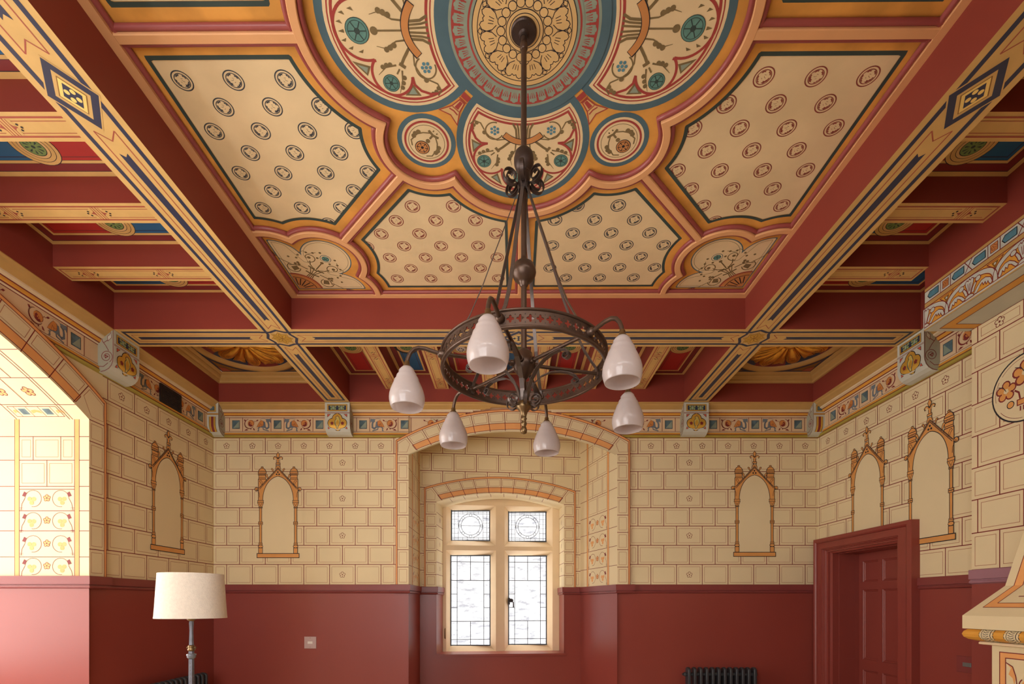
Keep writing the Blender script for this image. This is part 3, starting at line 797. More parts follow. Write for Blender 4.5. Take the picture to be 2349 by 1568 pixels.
# ---------------- right wall, chimney breast
BX,BY=3.50,3.75; BY0=2*CY-BY
DY0,DY1=4.50,5.965        # door case extent along the wall
DZ=EYE+.78
def wall_right():
    mb=MB(); p=Paint(mb,fR); zt=ZB+.03
    iy0,iy1,iz=4.716,5.857,EYE+.65
    p.rect(BY-.02,ZD,iy0,zt,'stone_paint',0); p.rect(BY-.02,0,iy0,ZD,'dado_red',0)
    p.rect(iy1,0,YB,ZD,'dado_red',0); p.rect(iy1,ZD,YB,zt,'stone_paint',0); p.rect(iy0,iz,iy1,zt,'stone_paint',0)
    p.rect(YF,ZD,BY0,zt,'stone_paint',0); p.rect(YF,0,BY0,ZD,'dado_red',0)
    p.keep=lambda u,v: not(iy0-.02<u<iy1+.02 and v<iz+.03)
    bricks(p,BY,YB,ROWS,.315,5.653)
    p.keep=None
    lancet(p,5.168,EYE+(1386-1276)/1130*6,cut=True)
    lancet(p,4.39,EYE+(1386-1238)/1008*3.727)
    cornice(mb,fR,BY,YB,None,m0=0); cornice(mb,fR,YF,BY0,None,m1=0)
    q=Paint(mb,lambda u,v,o:(XR-.010-o,u,v))
    frieze(q,[('sq',5.70),('L',5.45),('sq',5.19),('R',4.93),('sq',4.20),('sR',3.95)],ZF)
    structure(mb.build('wall_right'))
    # chimney breast
    mb=MB(); f=lambda u,v,o:(BX-o,u,v); p=Paint(mb,f)
    zt=EYE+2.09
    p.rect(BY0,ZD,BY,zt,'stone_paint',0); p.rect(BY0,0,BY,ZD,'dado_red',0)
    rows=[EYE+h for h in (2.19,1.969,1.753,1.51,1.27,1.03,.79,.54,.262)]
    zz=zt; rows[0]=zt
    bricks(p,BY0,BY,rows,.333,3.701)
    for yy in (BY,BY0):
        mb.face([(BX,yy,ZD),(XR,yy,ZD),(XR,yy,ZB),(BX,yy,ZB)],'stone_paint'); mb.face([(BX,yy,0),(XR,yy,0),(XR,yy,ZD),(BX,yy,ZD)],'dado_red')
    # roundel
    for cy in (3.356,2*CY-3.356):
        cz=EYE+1.487; r=.233; q=p.with_tf(place(cy,cz,r,0,-1))
        q.disc(0,0,1,'stone_paint',8,n=48); q.ring(0,0,.955,1.0,'ink',9); 
        q.stroke(arc(0,0,.88,150,190,10),.014,'scroll_red',9); q.stroke(arc(0,0,.88,215,265,10),.014,'scroll_red',9); q.stroke(arc(0,0,.88,90,140,10),.014,'scroll_red',9)
        for (x,y,s) in ((-.55,.08,.30),(.0,.42,.36),(.5,.12,.3)):
            flower(q,x,y,s,10,fill='niche_orange',line='scroll_red')
            q.disc(x,y,s*.24,'stone_paint',13,n=12)
            q.stroke([(x-s*.8,y+s*.7),(x-s*.3,y+s*.5),(x,y)],.02,'ink',14)
        q.disc(-.42,-.38,.10,'niche_orange',10,n=14); q.ring(-.42,-.38,.09,.115,'ink',11,n=16)
        q.disc(.42,-.38,.10,'niche_orange',10,n=14); q.ring(.42,-.38,.09,.115,'ink',11,n=16)
        q.stroke([(-.3,0),(-.18,-.1),(-.14,-.3)],.05,'scroll_red',10); q.stroke([(0,.1),(0,-.3)],.05,'scroll_red',10); q.stroke([(.3,0),(.18,-.1),(.14,-.3)],.05,'scroll_red',10)
        q.rect(-.22,-.48,.22,-.32,'niche_orange',11); q.rectline(-.22,-.48,.22,-.32,.03,'scroll_red',12)
        for x in (-.13,-.04,.05,.14): q.rect(x-.02,-.66,x+.02,-.52,'scroll_red',11)
    structure(mb.build('wall_chimney'))
    # projecting frieze block over the breast
    mb=MB(); FX=3.16; y0,y1=BY0-.02,BY+.02
    z0,z1=zt,EYE+HB
    f=lambda u,v,o:(FX-o,u,v); p=Paint(mb,f)
    p.rect(y0,z0,y1,z1,'corbel_grey',0)
    for yy in (y0,y1): mb.face([(FX,yy,z0),(XR,yy,z0),(XR,yy,z1),(FX,yy,z1)],'corbel_grey')
    g=Paint(mb,lambda u,v,o:(u,v,z0-o))
    g.rect(FX,y0,BX+.01,y1,'corbel_grey',0); mb.face([(XR,y0,z0),(BX,y0,z0),(BX,y1,z0),(XR,y1,z0)],'corbel_grey')
    g.rect(FX+.08,y0+.04,FX+.15,y1-.06,'cornice_gold',1); g.rect(FX+.08,y1-.10,BX,y1-.04,'cornice_gold',1)
    g.rectline(FX+.08,y0+.04,BX+.3,y1-.04,.006,'joint_red',2); g.stroke([(FX+.15,y0),(FX+.15,y1-.10),(BX,y1-.10)],.006,'joint_red',2)
    H=z1-z0
    # top gold strip, jewel course, gold strip
    p.rect(y0,z1-.022,y1,z1,'cornice_tan',2)
    p.stroke([(y0,z1-.024),(y1,z1-.024)],.006,'joint_red',3)
    p.rect(y0,z1-.024-.085-.035,y1,z1-.024-.085,'cornice_tan',2)
    p.stroke([(y0,z1-.11),(y1,z1-.11)],.006,'joint_red',3); p.stroke([(y0,z1-.145),(y1,z1-.145)],.006,'joint_red',3)
    yy=3.694; zc=z1-.067
    while yy>y0+.4:
        for s,c in ((1,yy),(-1,yy-.206)):
            gem=[(c+(t)*s,zc+q) for t,q in ((.045,-.024),(-.030,-.024),(-.048,.0),(-.030,.024),(.045,.024))] if s==-1 else [(c+t,zc+q) for t,q in ((-.045,-.024),(.030,-.024),(.048,0),(.030,.024),(-.045,.024))]
            p.poly(gem,'blue_spot',3); p.stroke(gem,.005,'ink',4,closed=True)
            for t in (-.062,): p.stroke([(c+t*s,zc-.042),(c+t*s,zc+.042)],.004,'joint_red',3)
        c=yy-.105
        p.rect(c-.024,zc-.026,c+.024,zc+.026,'wing_orange',3); p.rectline(c-.024,zc-.026,c+.024,zc+.026,.004,'joint_red',4)
        flower(p,c,zc,.019,4); p.stroke([(c-.040,zc-.042),(c-.040,zc+.042)],.004,'joint_red',3)
        c=yy+.078
        if c<y1-.03: p.stroke([(c-.028,zc-.042),(c+.028,zc+.042)],.005,'joint_red',3); p.stroke([(c-.028,zc+.042),(c+.028,zc-.042)],.005,'joint_red',3)
        yy-=.362
    # shell arcade
    za=z0+.022; zb=z1-.148; hh=zb-za; PP=.36
    p.rect(y0,za,y1,zb,'cornice_gold',1)
    c=3.76
    CL=lambda pts:[(max(y0,min(y1-.0005,u)),max(za-.004,min(zb,v))) for u,v in pts]
    while c>y0+.1:
        R=PP*.5
        ar=CL([(c+R*cos(radians(t)),za-.004+hh*.93*sin(radians(t))**.62) for t in range(0,181,6)])
        p.stroke(ar,.026,'corbel_grey',3)
        for dd in (.016,-.016):
            p.stroke(CL([(c+(R+dd)*cos(radians(t)),za-.004+(hh*.93+dd)*sin(radians(t))**.62) for t in range(0,181,6)]),.0045,'scroll_red',4)
        def leaf(pts,k): 
            w=CL([(c+x,za+z) for x,z in pts]); p.poly(w,'corbel_grey',k); p.stroke(w,.0045,'scroll_red',k+.5,closed=True)
        for s in (-1,1):
            leaf([(s*x,z) for x,z in ((.03,.012),(.055,.045),(.085,.070),(.115,.072),(.150,.050),(.162,.018),(.150,.004),(.138,.018),(.132,.036),(.120,.022),(.112,.044),(.100,.030),(.092,.050),(.075,.040),(.060,.020),(.05,.008))],5)
            leaf([(s*x,z) for x,z in ((.012,.030),(.022,.062),(.040,.088),(.052,.080),(.040,.055),(.030,.028))],6)
            q=[(c+s*.062+.019*cos(t*pi/6),za+.100+.017*sin(t*pi/6)) for t in range(12)]
            if y0<c+s*.09<y1: p.poly(q,'corbel_grey',6); p.stroke(q,.0045,'scroll_red',6.5,closed=True)
        leaf([(-.006,.030),(-.030,.100),(-.032,.122),(-.018,.132),(-.008,.122),(.0,.134),(.008,.122),(.018,.132),(.032,.122),(.030,.100),(.006,.030)],7)
        for x in (-.012,0,.012):
            if c+.03<y1: p.stroke([(c+x*.5,za+.05),(c+x,za+.105)],.0035,'scroll_red',8)
        leaf([(.034*cos(t*pi/8),.026*sin(t*pi/8)) for t in range(9)],9)
        m=c-R
        if m>y0+.05:
            tri=[(m-.055,zb-.008),(m+.055,zb-.008),(m+.012,zb-.050),(m,za+hh*.50),(m-.012,zb-.050)]
            p.stroke(tri,.005,'scroll_red',5,closed=True); p.poly([(m-.024,zb-.016),(m+.024,zb-.016),(m,zb-.062)],'gold_dark',5); p.disc(m,zb-.030,.008,'corbel_grey',6,n=8)
        c-=PP
    p.keep=None
    p.rect(y0,z0,y1,z0+.024,'corbel_grey',9); p.rect(y0,z0+.0,y1,z0+.010,'cornice_tan',10); p.stroke([(y0,z0+.024),(y1,z0+.024)],.005,'joint_red',10)
    # red upstand over the block
    mb.face([(FX,y0,z1),(FX,y1,z1),(FX,y1,EYE+2.76),(FX,y0,EYE+2.76)],'beam_red')
    for yy in (y0,y1): mb.face([(FX,yy,z1),(XR,yy,z1),(XR,yy,EYE+2.76),(FX,yy,EYE+2.76)],'beam_red')
    structure(mb.build('trim_1'))
wall_right()

def rail(name,path,m='rail_red',z=ZD,closed=False,parent=None):
    """dado rail: flat fascia with a bead, swept along a plan path; room lies to the right-hand side of travel"""
    mb=MB()
    prof=[(0.0,z),(.024,z),(.026,z-.004),(.026,z-.070),(.012,z-.073),(.012,z-.080),(.020,z-.083),(.024,z-.092),(.020,z-.100),(.006,z-.104),(0,z-.108)]
    N=len(path); rows=[]
    for i,(x,y) in enumerate(path):
        def nr(a,b):
            dx,dy=b[0]-a[0],b[1]-a[1]; l=hypot(dx,dy); return (dy/l,-dx/l)
        n0=nr(path[i-1],path[i]) if i>0 else None; n1=nr(path[i],path[i+1]) if i<N-1 else None
        if n0 is None: n=n1;k=1
        elif n1 is None: n=n0;k=1
        else:
            sx,sy=n0[0]+n1[0],n0[1]+n1[1]; l=hypot(sx,sy); n=(sx/l,sy/l); k=1/max(.3,n[0]*n0[0]+n[1]*n0[1])
        rows.append([(x+n[0]*p*k,y+n[1]*p*k,h) for p,h in prof])
    mb.grid(rows,m,smooth=False)
    mb.face(rows[0],m); mb.face(rows[-1],m)
    return structure(mb.build(name,parent))
x0,x1=AB.c-AB.hi,AB.c+AB.hi
_a=fW(AW.c-AW.hi,0,0); _b=fW(AW.c+AW.hi,0,0)
rail('trim_2',[(XO,YJ),(XL+.035,YJ),(XL+.035,YJ-.0)][0:2]+[(XL+.035,YJ+.19),(XL,YJ+.19),(XL,YB),(x0-.19,YB),(x0-.19,YB-.035),(x0,YB-.035),(bl,yl),(_a[0],_a[1]),REC(AW.c-AW.hi,0,1)[:2]] )
rail('trim_3',[REC(AW.c+AW.hi,0,1)[:2],(_b[0],_b[1]),(br,yr),(x1,YB-.035),(x1+.19,YB-.035),(x1+.19,YB),(XR,YB)])
rail('trim_4',[(XR,DY0+.02),(XR,BY+.001)])
rail('trim_5',[(BX,BY),(BX,BY0)],'rail_lilac',EYE+.262+.0)
# ------------------------------------------------------------------ ceiling
fH=lambda h:(lambda u,v,o:(u,v,EYE+h-o))
HJ,HP,HF,HM=2.56,2.73,2.68,2.72
BXL=(-2.222,-1.930); BXR=(2.041,2.334); BYC=(4.31,4.60); BYN=(.06,.35)
def star(cx,cy,r0,r1,n,ph=0): return [(cx+(r0 if i%2==0 else r1)*cos(pi*i/n+ph), cy+(r0 if i%2==0 else r1)*sin(pi*i/n+ph)) for i in range(2*n)]
def beam_run(p,s0,s1,e0,e1):
    """painted lines between two stops; e = 'x' crossing, 'd' lozenge, 'w' wall"""
    N='navy'; R='brick_line'
    def end(s,e,d):   # d=+1 run continues to larger s
        if e=='x': return s+d*.13, s+d*.215, s+d*.275
        if e=='d': return s+d*.0, s+d*.235, s+d*.30
        return s+d*.05, s+d*.09, s+d*.125
    a0,a1,a2=end(s0,e0,1); b0,b1,b2=end(s1,e1,-1)
    for t in (-.098,.098): p.stroke([(a0,t),(b0,t)],.024,N,1)
    for e,s in ((e0,a0),(e1,b0)):
        if e=='w': p.stroke([(s,-.11),(s,.11)],.024,N,1)
    def chev(s,e,d):
        if e=='w': return [(s,-.052),(s,.052)]
        return [(s-d*.06,-.052),(s-d*.005,0.0),(s-d*.06,.052)]
    ca,cb=chev(a1,e0,1),chev(b1,e1,-1)
    p.stroke([ca[0]]+[(b,c) for b,c in [cb[0]]],.006,R,1); p.stroke([ca[-1],cb[-1]],.006,R,1)
    p.stroke(ca,.006,R,1); p.stroke(cb,.006,R,1)
    def tail(s,e,d): return [(s,-.022),(s,.022)] if e=='w' else [(s-d*.0,-.022),(s+d*.022,0),(s-d*.0,.022)]
    ta,tb=tail(a2,e0,1),tail(b2,e1,-1)
    p.poly(ta+tb[::-1],N,1)
def lozenge(p,c):
    dia=lambda r,q:[(c-r,0),(c,-q),(c+r,0),(c,q)]
    p.poly(dia(.175,.128),'beam_tan',2); p.poly(dia(.165,.120),'navy',3); p.poly(dia(.115,.082),'beam_tan',4)
    p.poly(dia(.090,.066),'gold_dark',5); p.poly(dia(.083,.060),'gold_bright',6); p.poly(dia(.060,.043),'navy',7)
    for a in range(4):
        x,y=c+.026*cos(a*pi/2+.785),.019*sin(a*pi/2+.785); p.disc(x,y,.013,'gold_bright',8,n=10,ry=.0105)
def crossing(p):
    p.rect(-.145,-.145,.145,.145,'beam_tan',2)
    for f in (place(0,0,1,0),place(0,0,1,pi/2)):
        q=p.with_tf(f)
        for s in (-1,1): q.stroke([(-.15,s*.098),(-.065,s*.098),(0,s*.130),(.065,s*.098),(.15,s*.098)],.024,'navy',3)
    p.poly(star(0,0,.112,.082,8),'beam_tan',4)
    p.poly(star(0,0,.100,.070,8),'gold_dark',5); p.poly(star(0,0,.095,.066,8),'gold_flat',6)
    for k in range(8):
        a=k*pi/4; q=p.with_tf(place(0,0,1,a))
        q.stroke([(.0,0),(.035,.016),(.078,0),(.035,-.016)],.0035,'gold_dark',7,closed=True)
ceil_mb=MB(); ceil_mb.box(XL-1.4,XR+.1,YF-.2,YB+1.2,EYE+2.90,EYE+3.0,'roof')
CEIL=structure(ceil_mb.build('ceiling'))
def beam(name,x0,x1,y0,y1,h,top=2.78,paint=None,side='beam_red',bot='beam_tan',parent=CEIL):
    mb=MB(); z0,z1=EYE+h,EYE+top
    mb.face([(x0,y0,z0),(x1,y0,z0),(x1,y1,z0),(x0,y1,z0)],bot)
    mb.face([(x0,y0,z0),(x0,y1,z0),(x0,y1,z1),(x0,y0,z1)],side); mb.face([(x1,y0,z0),(x1,y1,z0),(x1,y1,z1),(x1,y0,z1)],side)
    mb.face([(x0,y0,z0),(x1,y0,z0),(x1,y0,z1),(x0,y0,z1)],side); mb.face([(x0,y1,z0),(x1,y1,z0),(x1,y1,z1),(x0,y1,z1)],side)
    mb.face([(x0,y0,z1),(x1,y0,z1),(x1,y1,z1),(x0,y1,z1)],side)
    if paint: paint(Paint(mb,fH(h)))
    return mb.build(name,parent)
xc=(BYC[0]+BYC[1])/2; xn=(BYN[0]+BYN[1])/2
for (x0,x1) in (BXL,BXR):
    c=(x0+x1)/2
    def pt(p,c=c):
        q=p.with_tf(lambda u,v:(c-v,u))
        beam_run(q,xc,5.85,'x','w'); beam_run(q,CY,xc,'d','x'); beam_run(q,xn,CY,'x','d'); beam_run(q,-1.19,xn,'w','x'); lozenge(q,CY)
        for yy in (xc,xn): crossing(q.with_tf(place(yy,0)))
    beam('ceiling_beam',x0,x1,YF+.15,5.853,HB,paint=pt)
cl,cr=(BXL[0]+BXL[1])/2,(BXR[0]+BXR[1])/2
for (y0,y1) in (BYC,BYN):
    c=(y0+y1)/2
    def pm(p,c=c): q=p.with_tf(lambda u,v:(u,c+v)); beam_run(q,cl,CX,'x','d'); beam_run(q,CX,cr,'d','x'); lozenge(q,CX)
    def pl(p,c=c): q=p.with_tf(lambda u,v:(u,c+v)); beam_run(q,XL+.14,cl,'w','x')
    def pr(p,c=c): q=p.with_tf(lambda u,v:(u,c+v)); beam_run(q,cr,XR-.14,'x','w')
    beam('cross_beam',BXL[1],BXR[0],y0,y1,HB+.0005,paint=pm)
    beam('cross_beam',XL+.15,BXL[0],y0,y1,HB+.0005,paint=pl)
    beam('cross_beam',BXR[1],XR-.15,y0,y1,HB+.0005,paint=pr)
def joist_paint(p,L,w=.165):
    R='brick_line'
    p.stroke([(.022,-.054),(L-.022,-.054),(L-.022,.054),(.022,.054)],.011,R,1,closed=True)
    p.stroke([(.050,-.034),(L-.05,-.034)],.004,R,1); p.stroke([(.050,.034),(L-.05,.034)],.004,R,1)
    s=.20
    while s<L-.1:
        p.rect(s-.045,-.045,s+.045,.045,'beam_tan',2)
        for d in (-.009,.009): p.stroke([(s+d,-.05),(s+d,.05)],.006,R,3)
        for d in (-1,1):
            p.stroke([(s+d*.024,-.046),(s+d*.024,.046)],.004,R,3)
            p.poly([(s+d*.024,-.022),(s+d*.034,-.008),(s+d*.052,0),(s+d*.034,.008),(s+d*.024,.022)],R,3)
            for a,b in ((.072,0),(.060,-.016),(.060,.016)): p.disc(s+d*a,b,.0065,'ink',4,n=8)
        s+=.58
JY=[3.817,3.225,2.643,2.056,1.47,.88]
def joistX(x0,x1,yc,flip):
    def f(p): joist_paint(p.with_tf((lambda u,v:(x1-u,yc+v)) if flip else (lambda u,v:(x0+u,yc+v))),x1-x0)
    beam('ceiling_joist',x0,x1,yc-.0825,yc+.0825,HJ,paint=f)
for yc in JY:
    joistX(XL+.15,BXL[0],yc,False)
    joistX(BXR[1],(3.16 if yc<3.9 and yc>.8 else XR-.15),yc,True)
JX=[-1.415,-.83,-.255,.32,.91,1.50]
for xx in JX:
    def f(p,xx=xx): joist_paint(p.with_tf(lambda u,v:(xx+v,5.85-u)),5.85-4.60)
    beam('ceiling_joist',xx-.0825,xx+.0825,4.60,5.852,HJ,paint=f)
def coffer(u0,u1,v0,v1,along,cols):
    mb=MB(); p=Paint(mb,fH(HP))
    p.rect(u0-.01,v0-.01,u1+.01,v1+.01,'beam_tan',0)
    if along=='x': q=p; L0,L1,W0,W1=u0,u1,v0,v1
    else: q=p.with_tf(lambda a,b:(b,a)); L0,L1,W0,W1=v0,v1,u0,u1
    q.rect(L0+.035,W0+.035,L1-.035,W1-.035,'ink',1); q.rect(L0+.040,W0+.040,L1-.040,W1-.040,'coffer_crimson',2)
    q.rect(L0+.092,W0+.092,L1-.092,W1-.092,'ink',3); q.rect(L0+.095,W0+.095,L1-.095,W1-.095,'beam_tan',4)
    a,b,c,d=L0+.118,W0+.118,L1-.118,W1-.118; m=(a+c)/2
    q.rect(a-.003,b-.003,c+.003,d+.003,'ink',5)
    for s0,s1,k in ((a,m,cols[0]),(m,c,cols[1])):
        q.rect(s0,b,s1,d,k,6)
        dk='navy' if k=='coffer_blue' else 'coffer_crimson'
        q.rectline(s0+(.10 if s0==m else .022)+.0,b+.022,s1-(.10 if s1==m else .022),d-.022,.007,dk,7)
    w=(W0+W1)/2
    for r,k in ((.128,'ink'),(.124,'beam_tan'),(.104,'ink'),(.101,'beam_tan'),(.080,'ink'),(.077,'disc_tan'),(.062,'ink'),(.058,'coffer_green')): q.disc(m,w,r,k,8+(.13-r)*60,n=30)
    for k in range(10):
        t=k*pi/5; q.poly([(m+.018*cos(t),w+.018*sin(t)),(m+.044*cos(t-.13),w+.044*sin(t-.13)),(m+.05*cos(t),w+.05*sin(t)),(m+.044*cos(t+.13),w+.044*sin(t+.13))],'deep_green',14)
    q.disc(m,w,.011,'deep_green',14,n=8)
    mb.build('coffer_panel',CEIL)
RB=('coffer_red','coffer_blue'); BR=('coffer_blue','coffer_red')
gy=[BYC[0]]+[v for y in JY for v in (y+.0825,y-.0825)]+[BYN[1]]
for i in range(0,len(gy),2):
    k=(i//2)%2
    coffer(XL+.15,BXL[0],gy[i+1],gy[i],'x',BR if k==0 else RB)
    coffer(BXR[1],(3.16 if gy[i+1]<3.70 else XR-.15),gy[i+1],gy[i],'x',RB if k==0 else BR)
gx=[BXL[1]]+[v for x in JX for v in (x-.0825,x+.0825)]+[BXR[0]]
for i in range(0,len(gx),2): coffer(gx[i],gx[i+1],4.60,5.85,'y',BR if (i//2)%2==0 else RB)

# gilded corner coffers
def gilt(x0,x1,y0,y1):
    mb=MB(); cx,cy=(x0+x1)/2,(y0+y1)/2
    hx,hy=(x1-x0)/2,(y1-y0)/2
    # stepped tan frame
    steps=[(0,2.625),(.02,2.628),(.028,2.645),(.028,2.66),(.05,2.672),(.06,2.69),(.06,2.70),(.085,2.712),(.092,2.72)]
    def ring(i,h): return [(cx-hx+i,cy-hy+i,EYE+h),(cx+hx-i,cy-hy+i,EYE+h),(cx+hx-i,cy+hy-i,EYE+h),(cx-hx+i,cy+hy-i,EYE+h)]
    mb.grid([ring(i,h) for i,h in steps],'cornice_tan',closed=True,smooth=False)
    p=Paint(mb,fH(2.72)); i=.09; R=.53
    # square field with round opening
    n=64; C=[(cx+R*cos(2*pi*k/n),cy+R*sin(2*pi*k/n)) for k in range(n)]
    def sq(k):
        c,s=cos(2*pi*k/n),sin(2*pi*k/n); m=max(abs(c)/(hx-i),abs(s)/(hy-i)); return (cx+c/m,cy+s/m)
    S=[sq(k) for k in range(n)]
    p.strip(S,C,'gold_dark',0,closed=True)
    def mid(f): return [(a[0]+(b[0]-a[0])*f,a[1]+(b[1]-a[1])*f) for a,b in zip(S,C)]
    sq2=lambda q:(hx-i-q,hy-i-q)
    for q,w,m in ((.018,.024,'navy'),):
        a,b=sq2(q); p.rectline(cx-a,cy-b,cx+a,cy+b,w,m,1)
    p.ring(cx,cy,R+.012,R+.042,'navy',1,n=64)
    for sx in (-1,1):
        for sy in (-1,1):
            q=p.with_tf(place(cx,cy,1,atan2(sy,sx))); tri=[(.62,0),(.655,-.075),(.74,0),(.655,.075)]
            q.poly(tri,'brick_line',2); q.stroke(tri,.006,'ink',3,closed=True)
    # saucer: tan rim, blue and red quarters
    rim=[(R,2.72),(R-.005,2.715),(R-.03,2.71),(R-.055,2.725),(R-.065,2.745)]
    mb.grid([[(cx+r*cos(2*pi*k/n),cy+r*sin(2*pi*k/n),EYE+h) for k in range(n)] for r,h in rim],'cornice_tan',closed=True)
    for s in range(8):
        rows=[]
        for r,h in ((R-.065,2.745),(.36,2.78),(.2,2.80),(.02,2.81)):
            rows.append([(cx+r*cos(pi/8+pi/4*(s+t/6)),cy+r*sin(pi/8+pi/4*(s+t/6)),EYE+h) for t in range(7)])
        mb.grid(rows,'navy' if s%2==0 else 'coffer_crimson')
    # gilded star of eight broad and eight narrow petals
    for s in range(8):
        for kind in (0,1):
            ac=pi/4*s+(pi/8 if kind else 0)+pi/16; ha=radians(15.2 if kind==0 else 8.6); 
            def surf(t,u,o=0,ac=ac,ha=ha,kind=kind):
                L=.462*(sqrt(max(0,1-.42*u*u)) if kind==0 else (1-.10*abs(u)*.0)-.0)
                if kind: L=.40+.045*abs(u)
                r=.05+(L-.05)*t; a=ac+ha*u*(1.0-.18*t*t if kind==0 else 1)
                lift=(.058 if kind==0 else .040)*sqrt(max(0,1-u*u*.93))*sin(pi*min(1,t*.90+.12))**.6
                lift=(.012+lift)*(1 if t<.93 else max(0,(1-t)/.07))
                return (cx+r*cos(a),cy+r*sin(a),EYE+2.80-.04*t-lift-o)
            rows=[[surf(t/12,u/5) for u in range(-5,6)] for t in range(13)]
            mb.grid(rows,'gold_leaf')
            q=Paint(mb,lambda t,u,o:surf(t,u/.22,o))
            W_=.22
            for k,wd in ((.88,.018),(.70,.013),(.58,.010)):
                e=.93 if kind else .90
                e=e-(1-k)*.35
                if kind==0: q.stroke([(.15,-k*W_),(.5,-k*W_),(e-.12,-k*W_)]+[(e-.12+.12*cos(x),k*W_*sin(x)) for x in (-1.2,-.8,-.4,0,.4,.8,1.2)]+[(e-.12,k*W_),(.5,k*W_),(.15,k*W_)],wd,'gold_dark',4)
                else: q.stroke([(.15,-k*W_),(e,-k*W_),(e,k*W_),(.15,k*W_)],wd,'gold_dark',4)
            if kind==0:
                for j in range(6): q.ring(.62+.05*cos(j*pi/3),.05*sin(j*pi/3),.014,.020,'gold_dark',4,n=10)
                q.disc(.62,0,.018,'gold_dark',4,n=8); q.ring(.74,.0,.018,.024,'gold_dark',4,n=10)
    mb.lathe([(0,-.05),(.04,-.045),(.06,-.03),(.065,-.01),(.06,.0)],'gold_leaf',(cx,cy,EYE+2.77),24)
    mb.build('gilded_coffer',CEIL)
gilt(XL+.15,BXL[0],4.60,5.85); gilt(BXR[1],XR-.15,4.60,5.85)
mb=MB(); mb.box(XL+.15,XR-.15,YF,BYN[0],EYE+HP,EYE+HP+.02,'beam_tan'); mb.build('plain_panel',CEIL)

# ---------------- the great centre panel
ROT=-.006; _c,_s=cos(ROT),sin(ROT)
def fC(u,v,o): return (CX+u*_c-v*_s, CY+u*_s+v*_c, EYE+HM-o)
QR=[(lambda a,b,k=k,m=m:(lambda x,y:[(x,y),(-y,x),(-x,-y),(y,-x)][k])(a,b*m)) for k in range(4) for m in (1,-1)]
C1=(.585,0,.482); C2=(.565,.565,.268); C3=(1.53,1.53,.29); C4=(1.90,1.53,.30); C5=(1.53,1.90,.30); HX=1.985
def octa(a,b):
    return min(b,(a-b)/1.41421,HX-a,hypot(a-C1[0],b)-C1[2],hypot(a-C2[0],b-C2[1])-C2[2],hypot(a-C3[0],b-C3[1])-C3[2],hypot(a-C4[0],b-C4[1])-C4[2])
def march(g,off,ox,oy,n=360,rmax=1.5):
    out=[]
    for k in range(n):
        t=2*pi*k/n; c,s=cos(t),sin(t); lo=0; r=0
        while r<rmax and g(ox+c*r,oy+s*r)>off: lo=r; r+=.02
        hi=r
        for _ in range(14):
            m=(lo+hi)/2
            if g(ox+c*m,oy+s*m)>off: lo=m
            else: hi=m
        out.append((ox+c*lo,oy+s*lo))
    return out
def medallion(p,x,y,col,o=2,r=.052,kind=0):
    p.ring(x,y,r-.006,r,col,o,n=28); p.ring(x,y,.034,.038,col,o,n=24)
    q0=place(x,y,.034,kind*.5,1 if kind else -1)
    def q1(u,v):
        r_=hypot(u,v) or 1e-6; k_=(.14+.86*r_)/r_; return q0(u*k_,v*k_)
    q=p.with_tf(q1)
    # dark grounds around a pale curled beast
    for pts in ([(-.95,.1),(-.8,.58),(-.3,.94),(.1,.8),(-.15,.62),(-.05,.45),(-.4,.52),(-.5,.3),(-.6,.42),(-.72,.12)],
                [(.35,.90),(.75,.64),(.98,.1),(.96,-.3),(.72,-.1),(.80,.2),(.62,.2),(.66,.5),(.45,.55),(.5,.72)],
                [(.80,-.55),(.45,-.88),(-.1,-.98),(.1,-.80),(.02,-.66),(.3,-.68),(.42,-.5),(.55,-.62)],
                [(-.45,-.88),(-.78,-.58),(-.97,-.15),(-.74,-.35),(-.66,-.2),(-.58,-.52),(-.38,-.58)]):
        q.poly(pts,col,o)
    q=p.with_tf(q0)
    for pts in ([(-.35,.15),(-.1,.05),(.0,-.15)],[(.15,.3),(.3,.1)],[(-.25,-.3),(.05,-.35)]): q.stroke(pts,.05,col,o)
